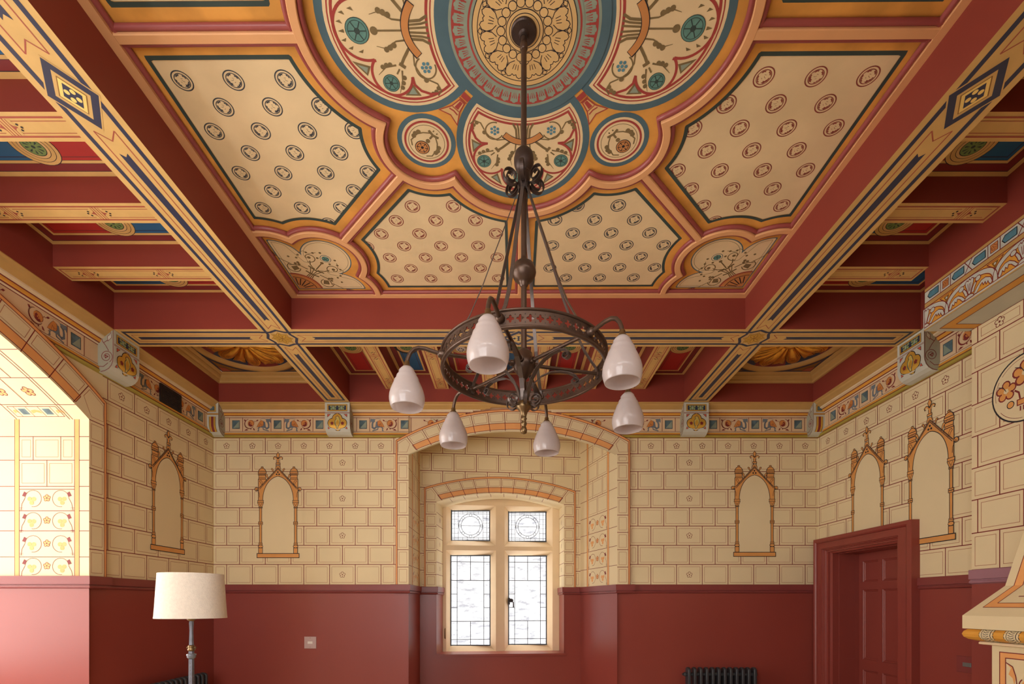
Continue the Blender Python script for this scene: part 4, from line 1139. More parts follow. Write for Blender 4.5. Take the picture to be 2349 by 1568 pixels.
def centre_panel():
    mb=MB(); p=Paint(mb,fC)
    p.rect(-2.02,-2.03,2.02,2.03,'ochre',0)
    for k,tf in enumerate(QR):
        q=p.with_tf(tf)
        P1=march(octa,.098,1.45,.74); P2=march(octa,.119,1.45,.74)
        q.poly(P2,'parchment',1)
        q.strip(P1,P2,'deep_green',7,closed=True)
        q.strip(march(octa,.012,1.45,.74),P1,'ochre',7,closed=True)
        rot,m=k//2,k%2
        col='medal_dark' if k%2 else 'medal_red'
        inv={0:lambda x,y:(x,y),1:lambda x,y:(y,-x),2:lambda x,y:(-x,-y),3:lambda x,y:(-y,x)}[rot]
        dx,dy=(.27,.1385) if rot%2==0 else (.283,.1255)
        # lattice in room axes
        j0=0
        for j in range(-20,21):
            for i in range(-9,10):
                if rot%2==0: x=-1.774+.268*i+(.134 if j%2 else 0); y=.2186+.137*j
                else: x=-.747+.281*i+(.1405 if j%2 else 0); y=1.033+.124*j
                if (rot==0) : x=-(-1.774+.268*i)+(.134 if j%2 else 0)
                a,b=inv(x,y); b*=(1 if m==0 else -1)
                if a<.7 or b<.165 or octa(a,b)<.092 or a>HX-.17: continue
                medallion(p,x,y,col,2,kind=(i+j)%2)
    # corner fans
    g=lambda a,b: min(max(C3[2]-.0-hypot(a-C3[0],b-C3[1]),C4[2]-hypot(a-C4[0],b-C4[1]),C5[2]-hypot(a-C5[0],b-C5[1]),(.37-hypot(a-1.80,b-1.80))),HX+.02-a,HX+.02-b)
    for k in range(4):
        q=p.with_tf(QR[2*k]); P=march(g,.10,1.68,1.68,240,.6); P2=march(g,.108,1.68,1.68,240,.6); P3=march(g,.125,1.68,1.68,240,.6)
        q.strip(march(g,.01,1.68,1.68,240,.6),P,'ochre',2,closed=True)
        q.poly(P,'parchment',1); q.strip(P,P2,'slate_blue',3,closed=True); 
        for i in range(0,240):
            a,b=P3[i],P3[(i+1)%240]
        q.stroke(P3,.003,'olive',2,closed=True)
        # quarter rosette in the corner and a bouquet growing to the middle
        cc=1.895
        q.poly([(cc,cc)]+arc(cc,cc,.20,180,270,14),'brick_line',4); q.poly([(cc,cc)]+arc(cc,cc,.185,180,270,14),'amber',5)
        q.stroke(arc(cc,cc,.15,182,268,12),.006,'ink',6); 
        for a in range(190,270,16): q.stroke([(cc+.05*cos(radians(a)),cc+.05*sin(radians(a))),(cc+.14*cos(radians(a)),cc+.14*sin(radians(a)))],.008,'ink',6)
        r=q.with_tf(place(cc,cc,1,radians(225)))   # +u toward the middle
        O='olive'
        for t in (-.022,-.008,.008,.022): r.stroke([(.20,t),(.26,t*.7),(.34,t*2.2)],.007,O,4)
        r.stroke([(.262,-.055),(.255,0),(.262,.055)],.013,O,5); r.stroke([(.335,-.065),(.318,0),(.335,.065)],.013,O,5)
        r.stroke([(.33,.0),(.43,.0)],.009,O,4); r.disc(.44,0,.014,O,4,n=8)
        r.disc(.505,0,.042,'slate_blue',4); r.disc(.505,0,.038,'parchment',5); r.disc(.505,0,.029,'teal',6); 
        for k2 in range(4): r.stroke([(.505,0),(.505+.029*cos(k2*pi/2+.4),.029*sin(k2*pi/2+.4))],.005,'deep_green',7)
        for s in (-1,1):
            u=r.with_tf(lambda a,b,s=s:(a,b*s))
            u.stroke([(.33,.02),(.36,.06),(.40,.08)],.008,O,4)
            u.stroke(spiral(.43,.10,.055,.02,190,520,24),.007,O,4); u.disc(.43,.10,.014,O,4,n=8)
            u.stroke([(.29,.05),(.29,.11),(.27,.15),(.24,.18)],.008,O,4)
            for a,b in ((.30,.125),(.315,.14),(.29,.15)): u.disc(a,b,.012,O,5,n=8)
            u.stroke(spiral(.235,.135,.055,.045,60,300,18),.007,O,4); u.poly([(.20,.12),(.23,.16),(.27,.13),(.25,.10)],O,4)
            u.stroke([(.26,.17),(.26,.26),(.30,.34)],.006,O,4)
            for j in range(7): u.disc(.262+.018*cos(j*1.05) if j else .262,.315+.018*sin(j*1.05) if j else .315,.008,'foil_red',4,n=7)
            u.stroke([(.285,.30),(.31,.36),(.27,.42),(.24,.44)],.006,O,4)
            for a,b in ((.36,.17),(.40,.175),(.50,.10),(.54,.06),(.47,.14),(.47,.05),(.33,.22)): u.disc(a,b,.010,O,4,n=8)
            u.stroke([(.52,.085),(.47,.12),(.47,.165),(.42,.18)],.004,O,4)
    # centre: four great foils, four small roundels, hub rosette
    for k in range(4):
        q=p.with_tf(QR[2*k])
        q.disc(.585,0,.39,'slate_blue',2,n=64)
        q.disc(.565,.565,.170,'slate_blue',2,n=40); q.disc(.565,.565,.143,'parchment',3,n=40); q.ring(.565,.565,.118,.130,'foil_red',4,n=40); q.ring(.565,.565,.103,.106,'olive',4,n=36)
        r=q.with_tf(place(.565,.565,1,radians(45)))
        r.disc(.045,0,.043,'ink',5,n=20); r.disc(.045,0,.039,'amber',6,n=20)
        for j in range(6): r.stroke([(.045+.015*cos(j*pi/3),.015*sin(j*pi/3)),(.045+.034*cos(j*pi/3),.034*sin(j*pi/3))],.004,'ink',7)
        r.ring(.045,0,.028,.031,'ink',7,n=18); r.disc(.045,0,.009,'ink',7,n=8)
        r.stroke([(-.068,-.035),(-.06,0),(-.068,.035)],.014,'olive',5); r.stroke([(-.06,0),(-.03,0)],.012,'olive',5); r.disc(-.012,0,.013,'olive',5,n=10)
        for s in (-1,1):
            r.stroke([(-.06,s*.02),(-.035,s*.05),(-.005,s*.07)],.007,'olive',5)
            for a,b in ((-.02,.072),(.0,.080),(.018,.078)): r.disc(a,s*b,.014,'olive',5,n=9)
            r.stroke([(.01,s*.07),(.05,s*.075),(.075,s*.05)],.007,'olive',5)
            r.stroke([(-.088,s*.012),(-.078,s*.012)],.008,'olive',5)
    for k in range(4):
        q=p.with_tf(QR[2*k])
        # foil field: circle minus hub
        a1=.0; P=[]
        R=.352; c=.585; r0=.425
        ca=(c*c+R*R-r0*r0)/(2*c*R); th=math.degrees(math.acos(ca))
        P=arc(c,0,R,-(180-th),180-th,40); y1=P[-1]; t2=math.degrees(atan2(y1[1],y1[0]))
        inner=arc(0,0,r0,t2,-t2,20)
        q.poly(P+inner[1:-1],'parchment',3)
        def inset(d):
            R2,r2=R-d,r0+d; ca=(c*c+R2*R2-r2*r2)/(2*c*R2); th=math.degrees(math.acos(ca)); A=arc(c,0,R2,-(180-th),180-th,40); t=math.degrees(atan2(A[-1][1],A[-1][0]))
            return A+arc(0,0,r2,t,-t,20)[1:-1]
        q.stroke(inset(.018),.006,'foil_red',4,closed=True); q.stroke(inset(.036),.013,'foil_red',4,closed=True)
        F='foil_red'; O='olive'
        q.stroke(arc(.775,0,.128,-103,103,26),.013,F,5)
        for s in (-1,1):
            u=q.with_tf(lambda a,b,s=s:(a,b*s))
            u.stroke([(.740,.128)]+arc(.675,.1955,.101,-40,166,22)+[(.575,.208)],.013,F,5)
            u.stroke([(.574,.206),(.570,.245),(.540,.275),(.49,.292),(.455,.288)],.013,F,5)
            tri=[(.805,.175),(.862,.145),(.79,.215)]; u.poly([(.775,.155),(.862,.130),(.802,.200)],O,4); u.poly([(.790,.160),(.840,.146),(.803,.186)],'sage',5)
            u.poly([(.580,.240),(.630,.298),(.545,.300)],O,4); u.poly([(.582,.256),(.610,.291),(.563,.292)],'sage',5)
            u.disc(.69,.235,.043,'deep_green',5); u.disc(.69,.235,.040,'teal',6); u.ring(.69,.235,.031,.034,'deep_green',7,n=24); u.disc(.69,.235,.010,'deep_green',7,n=10)
            for j in range(6): u.stroke([(.69,.235),(.69+.031*cos(j*pi/3),.235+.031*sin(j*pi/3))],.004,'deep_green',7)
            u.stroke([(.565,.075),(.60,.12),(.622,.155)],.014,O,5); u.stroke([(.60,.162),(.628,.142)],.016,O,6); u.stroke([(.632,.168),(.650,.192)],.008,O,5)
            u.stroke([(.62,.175),(.63,.225),(.655,.285)],lambda t:.009-.007*t,O,5)
            for a,b in ((.622,.21),(.632,.235),(.642,.258)): u.disc(a-.006,b,.0115,O,5,n=10)
            u.stroke([(.645,.150),(.70,.160),(.745,.195)],lambda t:.009-.007*t,O,5)
            for a,b in ((.675,.148),(.695,.150),(.715,.158)): u.disc(a,b,.0115,O,5,n=10)
            u.stroke(spiral(.497,.165,.052,.050,-60,200,22),.007,O,5); u.stroke([(.548,.10),(.553,.15),(.53,.195),(.505,.215)],.007,O,5)
            u.disc(.505,.222,.013,O,6,n=9)
            for j in range(7): u.disc(.495+.020*cos(j*1.05) if j else .495,.162+.020*sin(j*1.05) if j else .162,.0085,'blue_spot',6,n=9)
            u.stroke([(.49,.222),(.45,.24),(.435,.275),(.455,.30)],.007,O,5)
            for a,b in ((.448,.262),(.462,.280),(.480,.29)): u.disc(a,b,.0115,O,5,n=10)
            u.stroke([(.57,.04),(.62,.045),(.68,.075),(.72,.065)],lambda t:.009-.007*t,O,5)
            for a,b in ((.635,.062),(.655,.072),(.675,.080)): u.disc(a,b,.013,O,5,n=10)
            for j,(a,b) in enumerate(((.868,.035),(.845,.070),(.80,.085))): u.poly([(a-.012,b-.006),(a+.016,b+.004),(a-.004,b+.010)],O,5)
            u.stroke([(.455,.058),(.49,.040),(.55,.036)],.012,O,5); u.stroke([(.455,.034),(.49,.026),(.55,.022)],.009,O,5); u.stroke([(.457,.012),(.55,.008)],.009,O,5)
        for hw_,wd_,mt_,ly_ in ((.110,.040,'ink',6),(.106,.032,'amber',7)): q.stroke([(.567-.047*(t/10)**2,hw_*t/10) for t in range(-10,11)],wd_,mt_,ly_)
        q.stroke([(.57,0),(.70,0)],.008,O,5); q.disc(.716,0,.018,O,5,n=12)
        q.disc(.795,0,.056,'deep_green',6); q.disc(.795,0,.053,'teal',7); q.ring(.795,0,.042,.045,'deep_green',8,n=28); q.disc(.795,0,.014,'deep_green',8,n=12); q.poly([(.858,-.008),(.885,0),(.858,.008)],O,6)
        for j in range(6): q.stroke([(.795,0),(.795+.043*cos(j*pi/3),.043*sin(j*pi/3))],.005,'deep_green',8)
        # tassel between foils
        for a in (45,):
            u=q.with_tf(lambda x,y,a=a:(x*cos(radians(a))-y*sin(radians(a)),x*sin(radians(a))+y*cos(radians(a))))
            b0=.435
            u.poly([(b0-.012,-.026),(b0-.012,.026),(b0+.018,.022),(b0+.018,-.022)],F,4)
            u.poly([(b0+.024,-.024),(b0+.024,.024),(b0+.030,.024),(b0+.030,-.024)],F,4)
            kite=[(b0+.035,-.016),(b0+.035,.016),(b0+.09,.026),(b0+.155,.062),(b0+.135,.0),(b0+.155,-.062),(b0+.09,-.026)]
            u.poly(kite,'disc_tan',4); u.stroke(kite,.006,F,5,closed=True); u.poly([(b0+.04,-.009),(b0+.04,.009),(b0+.085,.012),(b0+.085,-.012)],F,5)
            u.stroke([(b0+.11,-.028),(b0+.105,0),(b0+.11,.028)],.007,F,5); u.stroke([(b0+.09,-.022),(b0+.09,.022)],.005,F,5)
    # hub
    p.disc(0,0,.405,'slate_blue',9,n=90); p.disc(0,0,.360,'sage',10,n=90); p.disc(0,0,.347,'foil_red',11,n=90)
    N=40
    p.disc(0,0,.326,'sage',12,n=90)
    for k in range(N):
        u=p.with_tf(place(0,0,1,2*pi*k/N))
        for r_,t_,s_ in ((.329,0,.0125),(.325,.0135,.010),(.325,-.0135,.010),(.306,.018,.009),(.306,-.018,.009)): u.disc(r_,t_,s_,'sage',12.2,n=9)
        for t_ in (-.009,0,.009): u.stroke([(.318,t_*1.3),(.288,t_*.6)],lambda t:.0035*(1-t)+.001,'foil_red',13)
        v=p.with_tf(place(0,0,1,2*pi*(k+.5)/N)); v.stroke([(.332,0),(.316,0),(.300,0),(.288,0)],lambda t:.012-.007*t,'foil_red',13.4); v.disc(.308,0,.0065,'foil_red',13.6,n=9)
    p.disc(0,0,.282,'sage',14,n=90); p.disc(0,0,.271,'foil_red',15,n=90); p.disc(0,0,.262,'sage',16,n=80); p.disc(0,0,.250,'ink',17,n=80); p.disc(0,0,.246,'disc_tan',18,n=80)
    p.ring(0,0,.222,.2255,'ink',19,n=80); 
    for k in range(12):
        u=p.with_tf(place(0,0,1,2*pi*(k+.5)/12)); w=.0035
        u.stroke([(.135,.012),(.150,.034),(.175,.047),(.198,.045),(.212,.030),(.207,.016),(.197,.010),(.203,0),(.197,-.010),(.207,-.016),(.212,-.030),(.198,-.045),(.175,-.047),(.150,-.034),(.135,-.012)],w,'ink',19)
        for t in (-.014,0,.014): u.stroke([(.150,t*.7),(.175,t)],.0028,'ink',19)
        v=p.with_tf(place(0,0,1,2*pi*k/12)); v.stroke([(.200,0),(.212,.014),(.222,0),(.212,-.014)],.003,'ink',19,closed=True); v.stroke([(.155,0),(.200,0)],.003,'ink',19)
    for k in range(18):
        a=2*pi*k/18; p.disc(.113*cos(a),.113*sin(a),.021,'ink',20,n=18); p.disc(.113*cos(a),.113*sin(a),.0175,'disc_tan',21,n=18)
    p.disc(0,0,.090,'ink',22,n=40); p.disc(0,0,.0865,'disc_tan',23,n=40); p.ring(0,0,.070,.0735,'ink',24,n=40)
    mb.build('painted_panel',CEIL)
centre_panel()
def isect(c1,c2,pick):
    x0,y0,r0=c1; x1,y1,r1=c2; d=hypot(x1-x0,y1-y0); a=(r0*r0-r1*r1+d*d)/(2*d); h=sqrt(r0*r0-a*a)
    mx,my=x0+a*(x1-x0)/d,y0+a*(y1-y0)/d
    P=[(mx+h*(y1-y0)/d,my-h*(x1-x0)/d),(mx-h*(y1-y0)/d,my+h*(x1-x0)/d)]
    return max(P,key=pick)
def ribs():
    mf=MB(); mr=MB()
    cusp=isect(C1,C2,lambda p:hypot(*p)); ang=lambda c,p:math.degrees(atan2(p[1]-c[1],p[0]-c[0]))
    cu2=(cusp[1],cusp[0])
    curves=[]
    a=ang(C1,cusp); big=arc(C1[0],0,C1[2],-a,a,48)
    a0=ang(C2,cusp); a1=ang(C2,cu2); sm=arc(C2[0],C2[1],C2[2],a0,a1,28)
    k3=isect(C3,C4,lambda p:-p[1]); k4=(k3[1],k3[0])
    b0=ang(C3,k3); b1=ang(C3,k4); 
    if b0<0: b0+=360
    if b1<0: b1+=360
    if b0<b1: b0,b1=b0,b1
    mid=arc(C3[0],C3[1],C3[2],b1,b0,32)
    c0=ang(C4,k3); e=(1.965,C4[1]-sqrt(C4[2]**2-.065**2)); c1=ang(C4,e); side=arc(C4[0],C4[1],C4[2],c0,c1,12)
    side2=[(y,x) for x,y in side]
    axis=[(C1[0]+C1[2],0),(1.965,0)]; d=C2[0]+C2[2]*.7071; e=C3[0]-C3[2]*.7071; diag=[(d,d),(e,e)]
    for tf in [QR[0],QR[2],QR[4],QR[6]]:
        for c in (big,sm,mid,side,side2,axis,diag): curves.append([tf(*q) for q in c])
    w=.0225
    curves=[]
    loop=[]
    for k,tf in enumerate([QR[0],QR[2],QR[4],QR[6]]):
        for cc in (big[:-1],sm[:-1]): loop+= [tf(*q) for q in cc]
        for cc in (side[::-1][:-1]+mid[::-1][:-1]+side2,): pass
        chain=side[::-1]; m2=mid if hypot(mid[0][0]-k3[0],mid[0][1]-k3[1])<1e-3 else mid[::-1]
        chain=[(1.99,chain[0][1])]+chain+m2[1:]+side2[1:]; chain=chain+[(chain[-1][0],1.99)]
        curves.append(([tf(*q) for q in chain],False))
        curves.append(([tf(C1[0]+C1[2]-.02,0),tf(1.99,0)],False)); curves.append(([tf(d-.015,d-.015),tf(e+.015,e+.015)],False))
    curves.append((loop,True))
    def off(c,closed,dd):
        N=len(c); out=[]
        for i,(x,y) in enumerate(c):
            def nr(a,b):
                dx,dy=b[0]-a[0],b[1]-a[1]; l=hypot(dx,dy) or 1; return (-dy/l,dx/l)
            n0=nr(c[i-1],c[i]) if (i>0 or closed) else None; n1=nr(c[i],c[(i+1)%N]) if (i<N-1 or closed) else None
            if n0 is None: n,k=n1,1
            elif n1 is None: n,k=n0,1
            else:
                sx,sy=n0[0]+n1[0],n0[1]+n1[1]; l=hypot(sx,sy); n=(sx/l,sy/l); k=min(2.0,1/max(.3,n[0]*n0[0]+n[1]*n0[1]))
            out.append((x+n[0]*dd*k,y+n[1]*dd*k))
        return out
    for ci,(c,cl_) in enumerate(curves):
        rows=[]; e_=0 if cl_ else .0006*(1+ci%3)
        for dd,h in ((-w,HM),(-w,HF+.004+e_),(-w+.004,HF+e_),(w-.004,HF+e_),(w,HF+.004+e_),(w,HM)):
            rows.append([(lambda X,h=h:(X[0],X[1],EYE+h))(fC(x,y,0)) for x,y in off(c,cl_,dd)])
        mf.grid(rows,'frame_tan',smooth=False,closed=cl_)
        for dd in (w+.011,-w-.011):
            o=off(c,cl_,dd)
            if cl_: o=o+o[:1]
            mr.tube([(lambda X:(X[0],X[1],EYE+HF+.024))(fC(x,y,0)) for x,y in o],.0145,'rose',10)
    # square border
    s0,s1=1.94,2.0
    for k in range(4):
        tf=QR[2*k]
        for (a,b,h0,h1) in ((s0,s1,HF,HF),(s0,s0,HF,HM)):
            q=[tf(a,-a),tf(a,a),tf(b,b),tf(b,-b)]; P=[fC(x,y,0) for x,y in q]
            if a==b: mf.face([(P[0][0],P[0][1],EYE+HF),(P[1][0],P[1][1],EYE+HF),(P[1][0],P[1][1],EYE+HM),(P[0][0],P[0][1],EYE+HM)],'frame_tan')
            else: mf.face([(x,y,EYE+HF-.0008) for x,y,z in P],'frame_tan')
        A=fC(*tf(1.928,-1.93),0); B=fC(*tf(1.928,1.93),0)
        mr.tube([(A[0],A[1],EYE+HF+.024),(B[0],B[1],EYE+HF+.024)],.0150,'rose',10)
    mf.build('frame_rib',CEIL); mr.build('roll_moulding',CEIL)
ribs()
# ------------------------------------------------------------------ corbels
def corbel(name,label,loc,rz,w=.295,corner=False):
    mb=MB()
    prof=[(0,0),(.040,.0),(.078,.008),(.112,.028),(.134,.056),(.147,.090),(.150,.12),(.150,.372),(0,.372)]
    L=[(-w/2,y,z) for y,z in prof]; R=[(w/2,y,z) for y,z in prof]
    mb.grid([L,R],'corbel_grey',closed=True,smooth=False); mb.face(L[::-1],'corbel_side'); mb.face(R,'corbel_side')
    f=lambda u,v,o:(u,.150+o,v); p=Paint(mb,f); h=w/2
    def fs(s): return lambda u,v,o:(s*(h+o),u,v)
    def front(u,v,o):   # follow the curved underside
        z=v
        if z>=.12: return (u,.150+o,z)
        for (y0,z0),(y1,z1) in zip(prof[1:6],prof[2:7]):
            if z0<=z<=z1: return (u,y0+(y1-y0)*(z-z0)/(z1-z0)+o+.001,z-o)
        return (u,.02,z)
    if not corner:
        o=mb.build(name); tagt(o,label,'corbel','painted corbels under the ceiling beams'); o.location=loc; o.rotation_euler=(0,0,rz)
        m=MB(); p=Paint(m,f)
        p.rect(-h+.028,.262,h-.028,.345,'ink',1); p.rect(-h+.031,.265,h-.031,.342,'gold_flat',2); p.rect(-h+.043,.276,h-.043,.331,'navy',3)
        for sx in (-1,1):
            q=p.with_tf(place(sx*.048,.303,.030,0,1))
            for s in (-1,1):
                q.poly([(0,.1),(s*.5,.75),(s*1.25,.8),(s*1.3,.2),(s*.4,.0)],'leaf_green',4); q.poly([(0,-.1),(s*.4,-.05),(s*1.2,-.25),(s*1.0,-.8),(s*.4,-.75)],'leaf_green',4)
                q.disc(s*.75,.35,.17,'coral',5,n=8); q.disc(s*.7,-.45,.13,'bird_gold',5,n=8)
            q.rect(-.10,-.75,.10,.75,'corbel_grey',6)
        p.stroke([(-h,.247),(h,.247)],.004,'scroll_red',1); p.stroke([(-h,.238),(h,.238)],.004,'scroll_red',1)
        m.build('butterfly_panel',o)
        m=MB(); p=Paint(m,front)
        # trefoil cartouche, split into bands so it bends with the bracket
        def tref(r0): 
            cs=((0,.175,.054*r0+.004),(-.058,.122,.050*r0+.004),(.058,.122,.050*r0+.004),(0,.085,.040*r0+.004),(0,.13,.05))
            return lambda x,z: max(r-hypot(x-a,z-b) for a,b,r in cs)
        for r0,mt,oo in ((1.10,'ink',2),(.98,'gold_flat',3)):
            g=tref(r0); n=26; z0,z1=.040,.236
            for i in range(n):
                a,b=z0+(z1-z0)*i/n,z0+(z1-z0)*(i+1)/n
                def span(z):
                    x=.0
                    for k in range(60):
                        if g(k*.002,z)>0: x=k*.002
                    return x
                xa,xb=span(a),span(b)
                if xa+xb>.004: p.poly([(-xa,a),(xa,a),(xb,b),(-xb,b)],mt,oo)
        for sx in (-1,1):
            flower(p,sx*.062,.120,.018,5,fill='scroll_red',line='scroll_red')
            for pts in ([(sx*.075,.228),(sx*.118,.228),(sx*.118,.188)],[(sx*.118,.055),(sx*.088,.062),(sx*.112,.085)]): p.poly(pts,'ink',2); c=(sum(a for a,b in pts)/3,sum(b for a,b in pts)/3); p.poly([(c[0]+(a-c[0])*.72,c[1]+(b-c[1])*.72) for a,b in pts],'coral',3)
        # perched bird
        bd=[(-.020,.192),(-.006,.205),(.012,.200),(.018,.186),(.012,.172),(.028,.150),(.028,.118),(.016,.088),(.010,.066),(-.004,.066),(-.010,.085),(-.028,.115),(-.034,.150),(-.026,.175)]
        p.poly(bd,'bird_gold',6); p.stroke(bd,.005,'deep_green',7,closed=True); p.stroke([(-.034,.15),(-.028,.115),(-.008,.080)],.006,'slate_blue',8); p.stroke([(.028,.15),(.024,.115),(.012,.085)],.005,'slate_blue',8)
        p.poly([(-.008,.200),(.010,.206),(.012,.196)],'coral',8); p.rect(-.035,.052,.035,.060,'corbel_grey',7)
        m.build('bird_cartouche',o)
    else:
        q=p
        q.rect(-w/2+.028,.255,w/2-.028,.335,'ink',1); q.rect(-w/2+.030,.258,w/2-.030,.332,'gold_flat',2); q.rect(-w/2+.046,.272,w/2-.046,.318,'tile_blue',3); q.rectline(-w/2+.046,.272,w/2-.046,.318,.003,'ink',4)
        q.rect(-w/2,.222,w/2,.236,'gold_flat',1); q.stroke([(-w/2,.222),(w/2,.222)],.003,'scroll_red',2); q.stroke([(-w/2,.236),(w/2,.236)],.003,'scroll_red',2)
        q=Paint(mb,front)
        zz=[.03,.042,.056,.073,.09,.12,.198]
        for a,b in zip(zz[:-1],zz[1:]):
            q.rect(-.040,a,.040,b,'ink',2); q.rect(-.036,a,.036,b,'gold_flat',3); q.rect(-.014,a,.014,b,'scroll_red',4)
        o=mb.build(name); tagt(o,label,'corbel','square corner corbels under the cornice'); o.location=loc; o.rotation_euler=(0,0,rz)
    for s in (-1,1):
        m=MB(); p=Paint(m,fs(s)); 
        S='scroll_red'
        p.stroke(spiral(.085,.135,.055,.018,-60,560,40),.005,S,1); p.stroke([(.105,.185),(.08,.23),(.05,.27),(.045,.31)],.005,S,1); p.stroke([(.06,.255),(.10,.28),(.12,.33)],.005,S,1)
        p.poly([(.10,.27),(.13,.30),(.125,.345),(.11,.32),(.095,.31)],'corbel_grey',1); p.stroke([(.10,.27),(.13,.30),(.125,.345),(.11,.32),(.095,.31)],.004,S,2,closed=True)
        p.disc(.045,.32,.012,S,1,n=10); p.stroke([(.02,.05),(.06,.048),(.10,.08)],.005,S,1)
        for k in range(3): p.disc(.085+.010*cos(k*2.1),.135+.010*sin(k*2.1),.008,S,1,n=7)
        p.stroke([(y-.006 if y>.02 else y,z+.004) for y,z in prof[1:8]],.005,S,1)
        m.build('scroll_side',o)
    return o
ZC=EYE+2.033
corbel('beam_corbel','painted corbel with gilt bird on the back wall, left of the arch',(-2.075,YB,ZC),pi)
corbel('beam_corbel','painted corbel with gilt bird on the back wall, right of the arch',(2.190,YB,ZC),pi)
corbel('beam_corbel','painted corbel with gilt bird on the left side wall above the bay arch',(XL,4.455,ZC),-pi/2)
corbel('beam_corbel','painted corbel with gilt bird on the right side wall beside the shell frieze',(XR,4.425,ZC),pi/2)
corbel('corner_corbel','small grey corbel in the back left corner near the black vent',(XL+.073,YB,ZC),pi,w=.142,corner=True)
corbel('corner_corbel','small grey corbel in the back right corner above the door',(XR-.073,YB,ZC),pi,w=.142,corner=True)

# ------------------------------------------------------------------ door in the right wall
def door():
    mb=MB(); iy0,iy1,iz=4.716,5.857,EYE+.65
    def jamb(prof,m='dado_red'):
        """prof: list of (d outward from opening edge, proj into room)"""
        rows=[]
        for d,pz in prof:
            X=XR-pz
            e=d*.5 if d>0 else d; g=d*.6; rows.append([(X,iy0-d,0),(X,iy0-d,iz+g),(X,iy1+min(e,.112),iz+g),(X,iy1+min(e,.112),0)])
        mb.grid(rows,m,smooth=False)
    jamb([(-.10,-.10),(-.085,-.10),(-.085,-.03),(-.06,-.02),(-.05,-.02),(-.05,.0),(-.025,.004),(-.02,.014),(-.006,.018),(0,.034),(.012,.036),(.018,.046),(.10,.048),(.13,.050),(.136,.066),(.160,.078),(.205,.080),(.216,.078),(.216,0)])
    # deep reveal
    X1=4.06; e=.1
    z1=iz-.060
    mb.face([(XR+.1,iy1-e,0),(X1,iy1-e,0),(X1,iy1-e,z1),(XR+.1,iy1-e,z1)],'dado_red')
    mb.face([(XR+.1,iy0+e,0),(X1,iy0+e,0),(X1,iy0+e,z1),(XR+.1,iy0+e,z1)],'dado_red')
    mb.face([(XR+.1,iy0+e,z1),(X1,iy0+e,z1),(X1,iy1-e,z1),(XR+.1,iy1-e,z1)],'dado_red')
    mb.face([(X1+.05,iy0-.1,0),(X1+.05,iy1+.1,0),(X1+.05,iy1+.1,z1+.2),(X1+.05,iy0-.1,z1+.2)],'dado_red')
    d=structure(mb.build('door_1'))
    # panelled lining on the far jamb
    def panels(name,fn,cols,rows,parent,du,dv):
        m=MB(); p=Paint(m,fn)
        us=sorted(set([du[0],du[1]]+[x for c in cols for x in c])); vs=sorted(set([dv[0],dv[1]]+[x for c in rows for x in c]))
        for a,b in zip(us[:-1],us[1:]):
            for c,e in zip(vs[:-1],vs[1:]):
                if any(abs(a-q[0])<1e-6 for q in cols) and any(abs(c-q[0])<1e-6 for q in rows): continue
                m.face([fn(a,c,0),fn(b,c,0),fn(b,e,0),fn(a,e,0)],'dado_red')
        for a,b in cols:
            for c,e in rows:
                R=[]
                for i,o in ((0,0),(.0,-.004),(.008,-.012),(.016,-.014),(.022,-.020)): R.append([fn(a+i,c+i,o),fn(b-i,c+i,o),fn(b-i,e-i,o),fn(a+i,e-i,o)])
                m.grid(R,'dado_red',closed=True,smooth=False); m.face(R[-1],'dado_red')
        return m.build(name,parent)
    r=[(EYE-1.35,EYE-.92),(EYE-.63+.0,EYE+.165),(EYE+.26,EYE+.505)]
    rw=[(.12,EYE-.75),(EYE-.63,EYE+.17),(EYE+.26,EYE+.50)]
    panels('panelled_lining',lambda u,v,o:(u,iy1-e-.002-o,v),[(XR+.175,XR+.285)],rw,d,(XR+.10,X1),(0,z1))
    leaf=panels('door_leaf',lambda u,v,o:(X1-.004-o,u,v),[(4.87,5.10),(5.16,5.40),(5.46,5.70)],rw,d,(iy0+e,iy1-e),(0,z1))
    m=MB(); m.lathe([(0,.055),(.022,.05),(.028,.035),(.016,.02),(.012,.005),(.025,0)],'brass',(0,0,0),16); k=m.build('door_knob',leaf); k.location=(X1-.01,4.86,1.02); k.rotation_euler=(0,-pi/2,0)
door()

